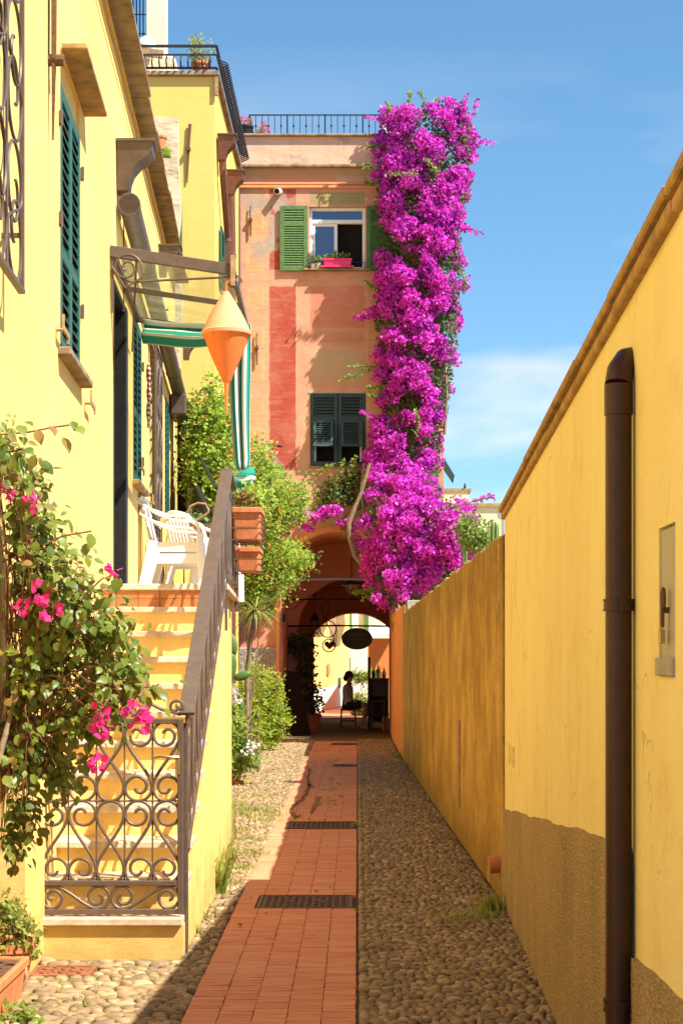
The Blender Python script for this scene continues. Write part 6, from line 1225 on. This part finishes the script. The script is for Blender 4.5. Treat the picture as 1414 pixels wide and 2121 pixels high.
shrub('street_grass', 'yellow-green tufted shrub behind the seated woman', 'bush', [(750,1455,16,20,0),(742,1465,14,16,0)], 42.5, 600, .10, 'leaf_yellowish', depth=.4, basepx=748, spread=.06)
# ------------------------------------------------------------------ weeds, grass and fallen petals
def tufts(name, label, spots_, mat='grass'):
    P_, A_, S_ = [], [], []
    for x, y, r, n, h in spots_:
        for _ in range(n): P_.append((x+rnd.gauss(0,r), y+rnd.gauss(0,r), -.01)); A_.append((rnd.gauss(0,.35), rnd.gauss(0,.35), 1)); S_.append(h*rnd.uniform(.5,1.3))
    o = leaves(name, np.array(P_), np.array(A_), rdir(len(P_)), np.array(S_), mat, None, tmpl=BLADE*np.array([1,.16,1]), q=BLADEQ); return tag(o, label, 'grass', kind='stuff')
def gp(px, py): Y = S*1.6/(py-1350); return ((px-740)*Y/S, Y)
W = []
for px, py, r, n, h in ((1020,1885,.05,130,.10),(955,1905,.06,60,.06),(1000,1900,.06,70,.07),(1095,1998,.015,14,.04),(1075,1965,.02,14,.04),(822,1570,.05,60,.12),(738,1885,.01,10,.03),(738,1708,.015,14,.05)): x, y = gp(px, py); W.append((min(x, XR(y)-.02), y, r, n, h))
tufts('weeds_along_wall', 'green weeds sprouting along the foot of the right wall', W)
W = []
for px, py, r, n, h in ((445,1850,.03,50,.26),(455,1815,.03,40,.22),(462,1790,.04,60,.12),(490,1690,.12,160,.07),(525,1680,.15,180,.06),(545,1700,.1,90,.06),(480,1670,.1,90,.08),(505,1740,.08,80,.06),(530,1770,.06,60,.05),(500,1800,.06,60,.06),(470,1830,.05,60,.06),(420,1900,.04,30,.07),(405,1930,.03,20,.05),(490,1770,.08,90,.06),(480,1720,.12,130,.05),(560,1690,.08,70,.05),(470,1760,.06,70,.07),(550,1650,.12,80,.05),(510,1650,.15,100,.05)): x, y = gp(px, py); W.append((x, y, r, n, h))
tufts('grass_by_path', 'yellow-green grass tufts among cobbles left of the brick path', W)
W = []
for px, py, n in ((120,2035,16),(180,2080,14),(120,2055,8),(195,2025,16),(250,1975,8),(170,2065,6),(305,2095,8),(60,2015,12)): x, y = gp(px, py); W.append((x, y, .012, n, .03))
tufts('sprouts_in_cobbles', 'tiny green sprouts between the pale cobbles before the gate', W, 'leaf_lime')
pts_ = []
for _ in range(150):
    y = rnd.uniform(8, 24); x = XR(y)-abs(rnd.gauss(0,.10))-.02; pts_.append((x, y, .018))
for _ in range(60): y = rnd.uniform(9,30); pts_.append((rnd.uniform(-.95,-.1), y, .012))
pts_ = np.array(pts_); n = len(pts_); o = leaves('fallen_petals', pts_, unit(rdir(n)*np.array([1,1,.15])), unit(rdir(n)*.3+np.array([0,0,1])), .02+.02*nrng.random(n), 'twig', None, tmpl=BRACT); tag(o, 'dry fallen petals scattered along the alley', 'petals', kind='stuff')

pts_ = np.array([(rnd.uniform(-.7,.6), rnd.uniform(20,30.5), .014) for _ in range(110)]); n = len(pts_); o = leaves('fallen_bracts', pts_, unit(rdir(n)*np.array([1,1,.15])), unit(rdir(n)*.3+np.array([0,0,1])), .025+.02*nrng.random(n), 'bract', None, tmpl=BRACT); tag(o, 'magenta bracts fallen on the paving near the archway', 'petals', kind='stuff')
pts_ = np.array([(*gp(rnd.gauss(693,14), rnd.uniform(1560,1670)), .012) for _ in range(45)]); n = len(pts_); o = leaves('yellow_litter', pts_, unit(rdir(n)*np.array([1,1,.15])), unit(rdir(n)*.3+np.array([0,0,1])), .05+.04*nrng.random(n), 'leaf_yellowish', None); tag(o, 'yellow fallen leaves on the far part of the brick path', 'leaves', kind='stuff')
simple('wet_brick', (.22,.06,.03), .3, .5, .3, 20)
m = MB()
for tr in ([(642,1592),(636,1610),(640,1625),(633,1645),(622,1660),(608,1668),(602,1682),(612,1694),(634,1692)], [(640,1625),(652,1634)], [(660,1650),(652,1672),(640,1690)], [(620,1688),(606,1700)]):
    q = [V((*gp(*t), .0055)) for t in tr]; q = [q[i].lerp(q[i+1], k/4)+V((rnd.uniform(-.012,.012),0,0)) for i in range(len(q)-1) for k in range(4)]
    for p0, p1 in zip(q, q[1:]): w0, w1 = rnd.uniform(.008,.03), rnd.uniform(.008,.03); m.add([p0+V((-w0,0,0)), p0+V((w0,0,0)), p1+V((w1,0,0)), p1+V((-w1,0,0))], [(0,1,2,3)])
o = m.build('wet_stain', 'wet_brick'); tag(o, 'dark wet trickle across the sunny edge of the brick path', 'stain', kind='stuff')
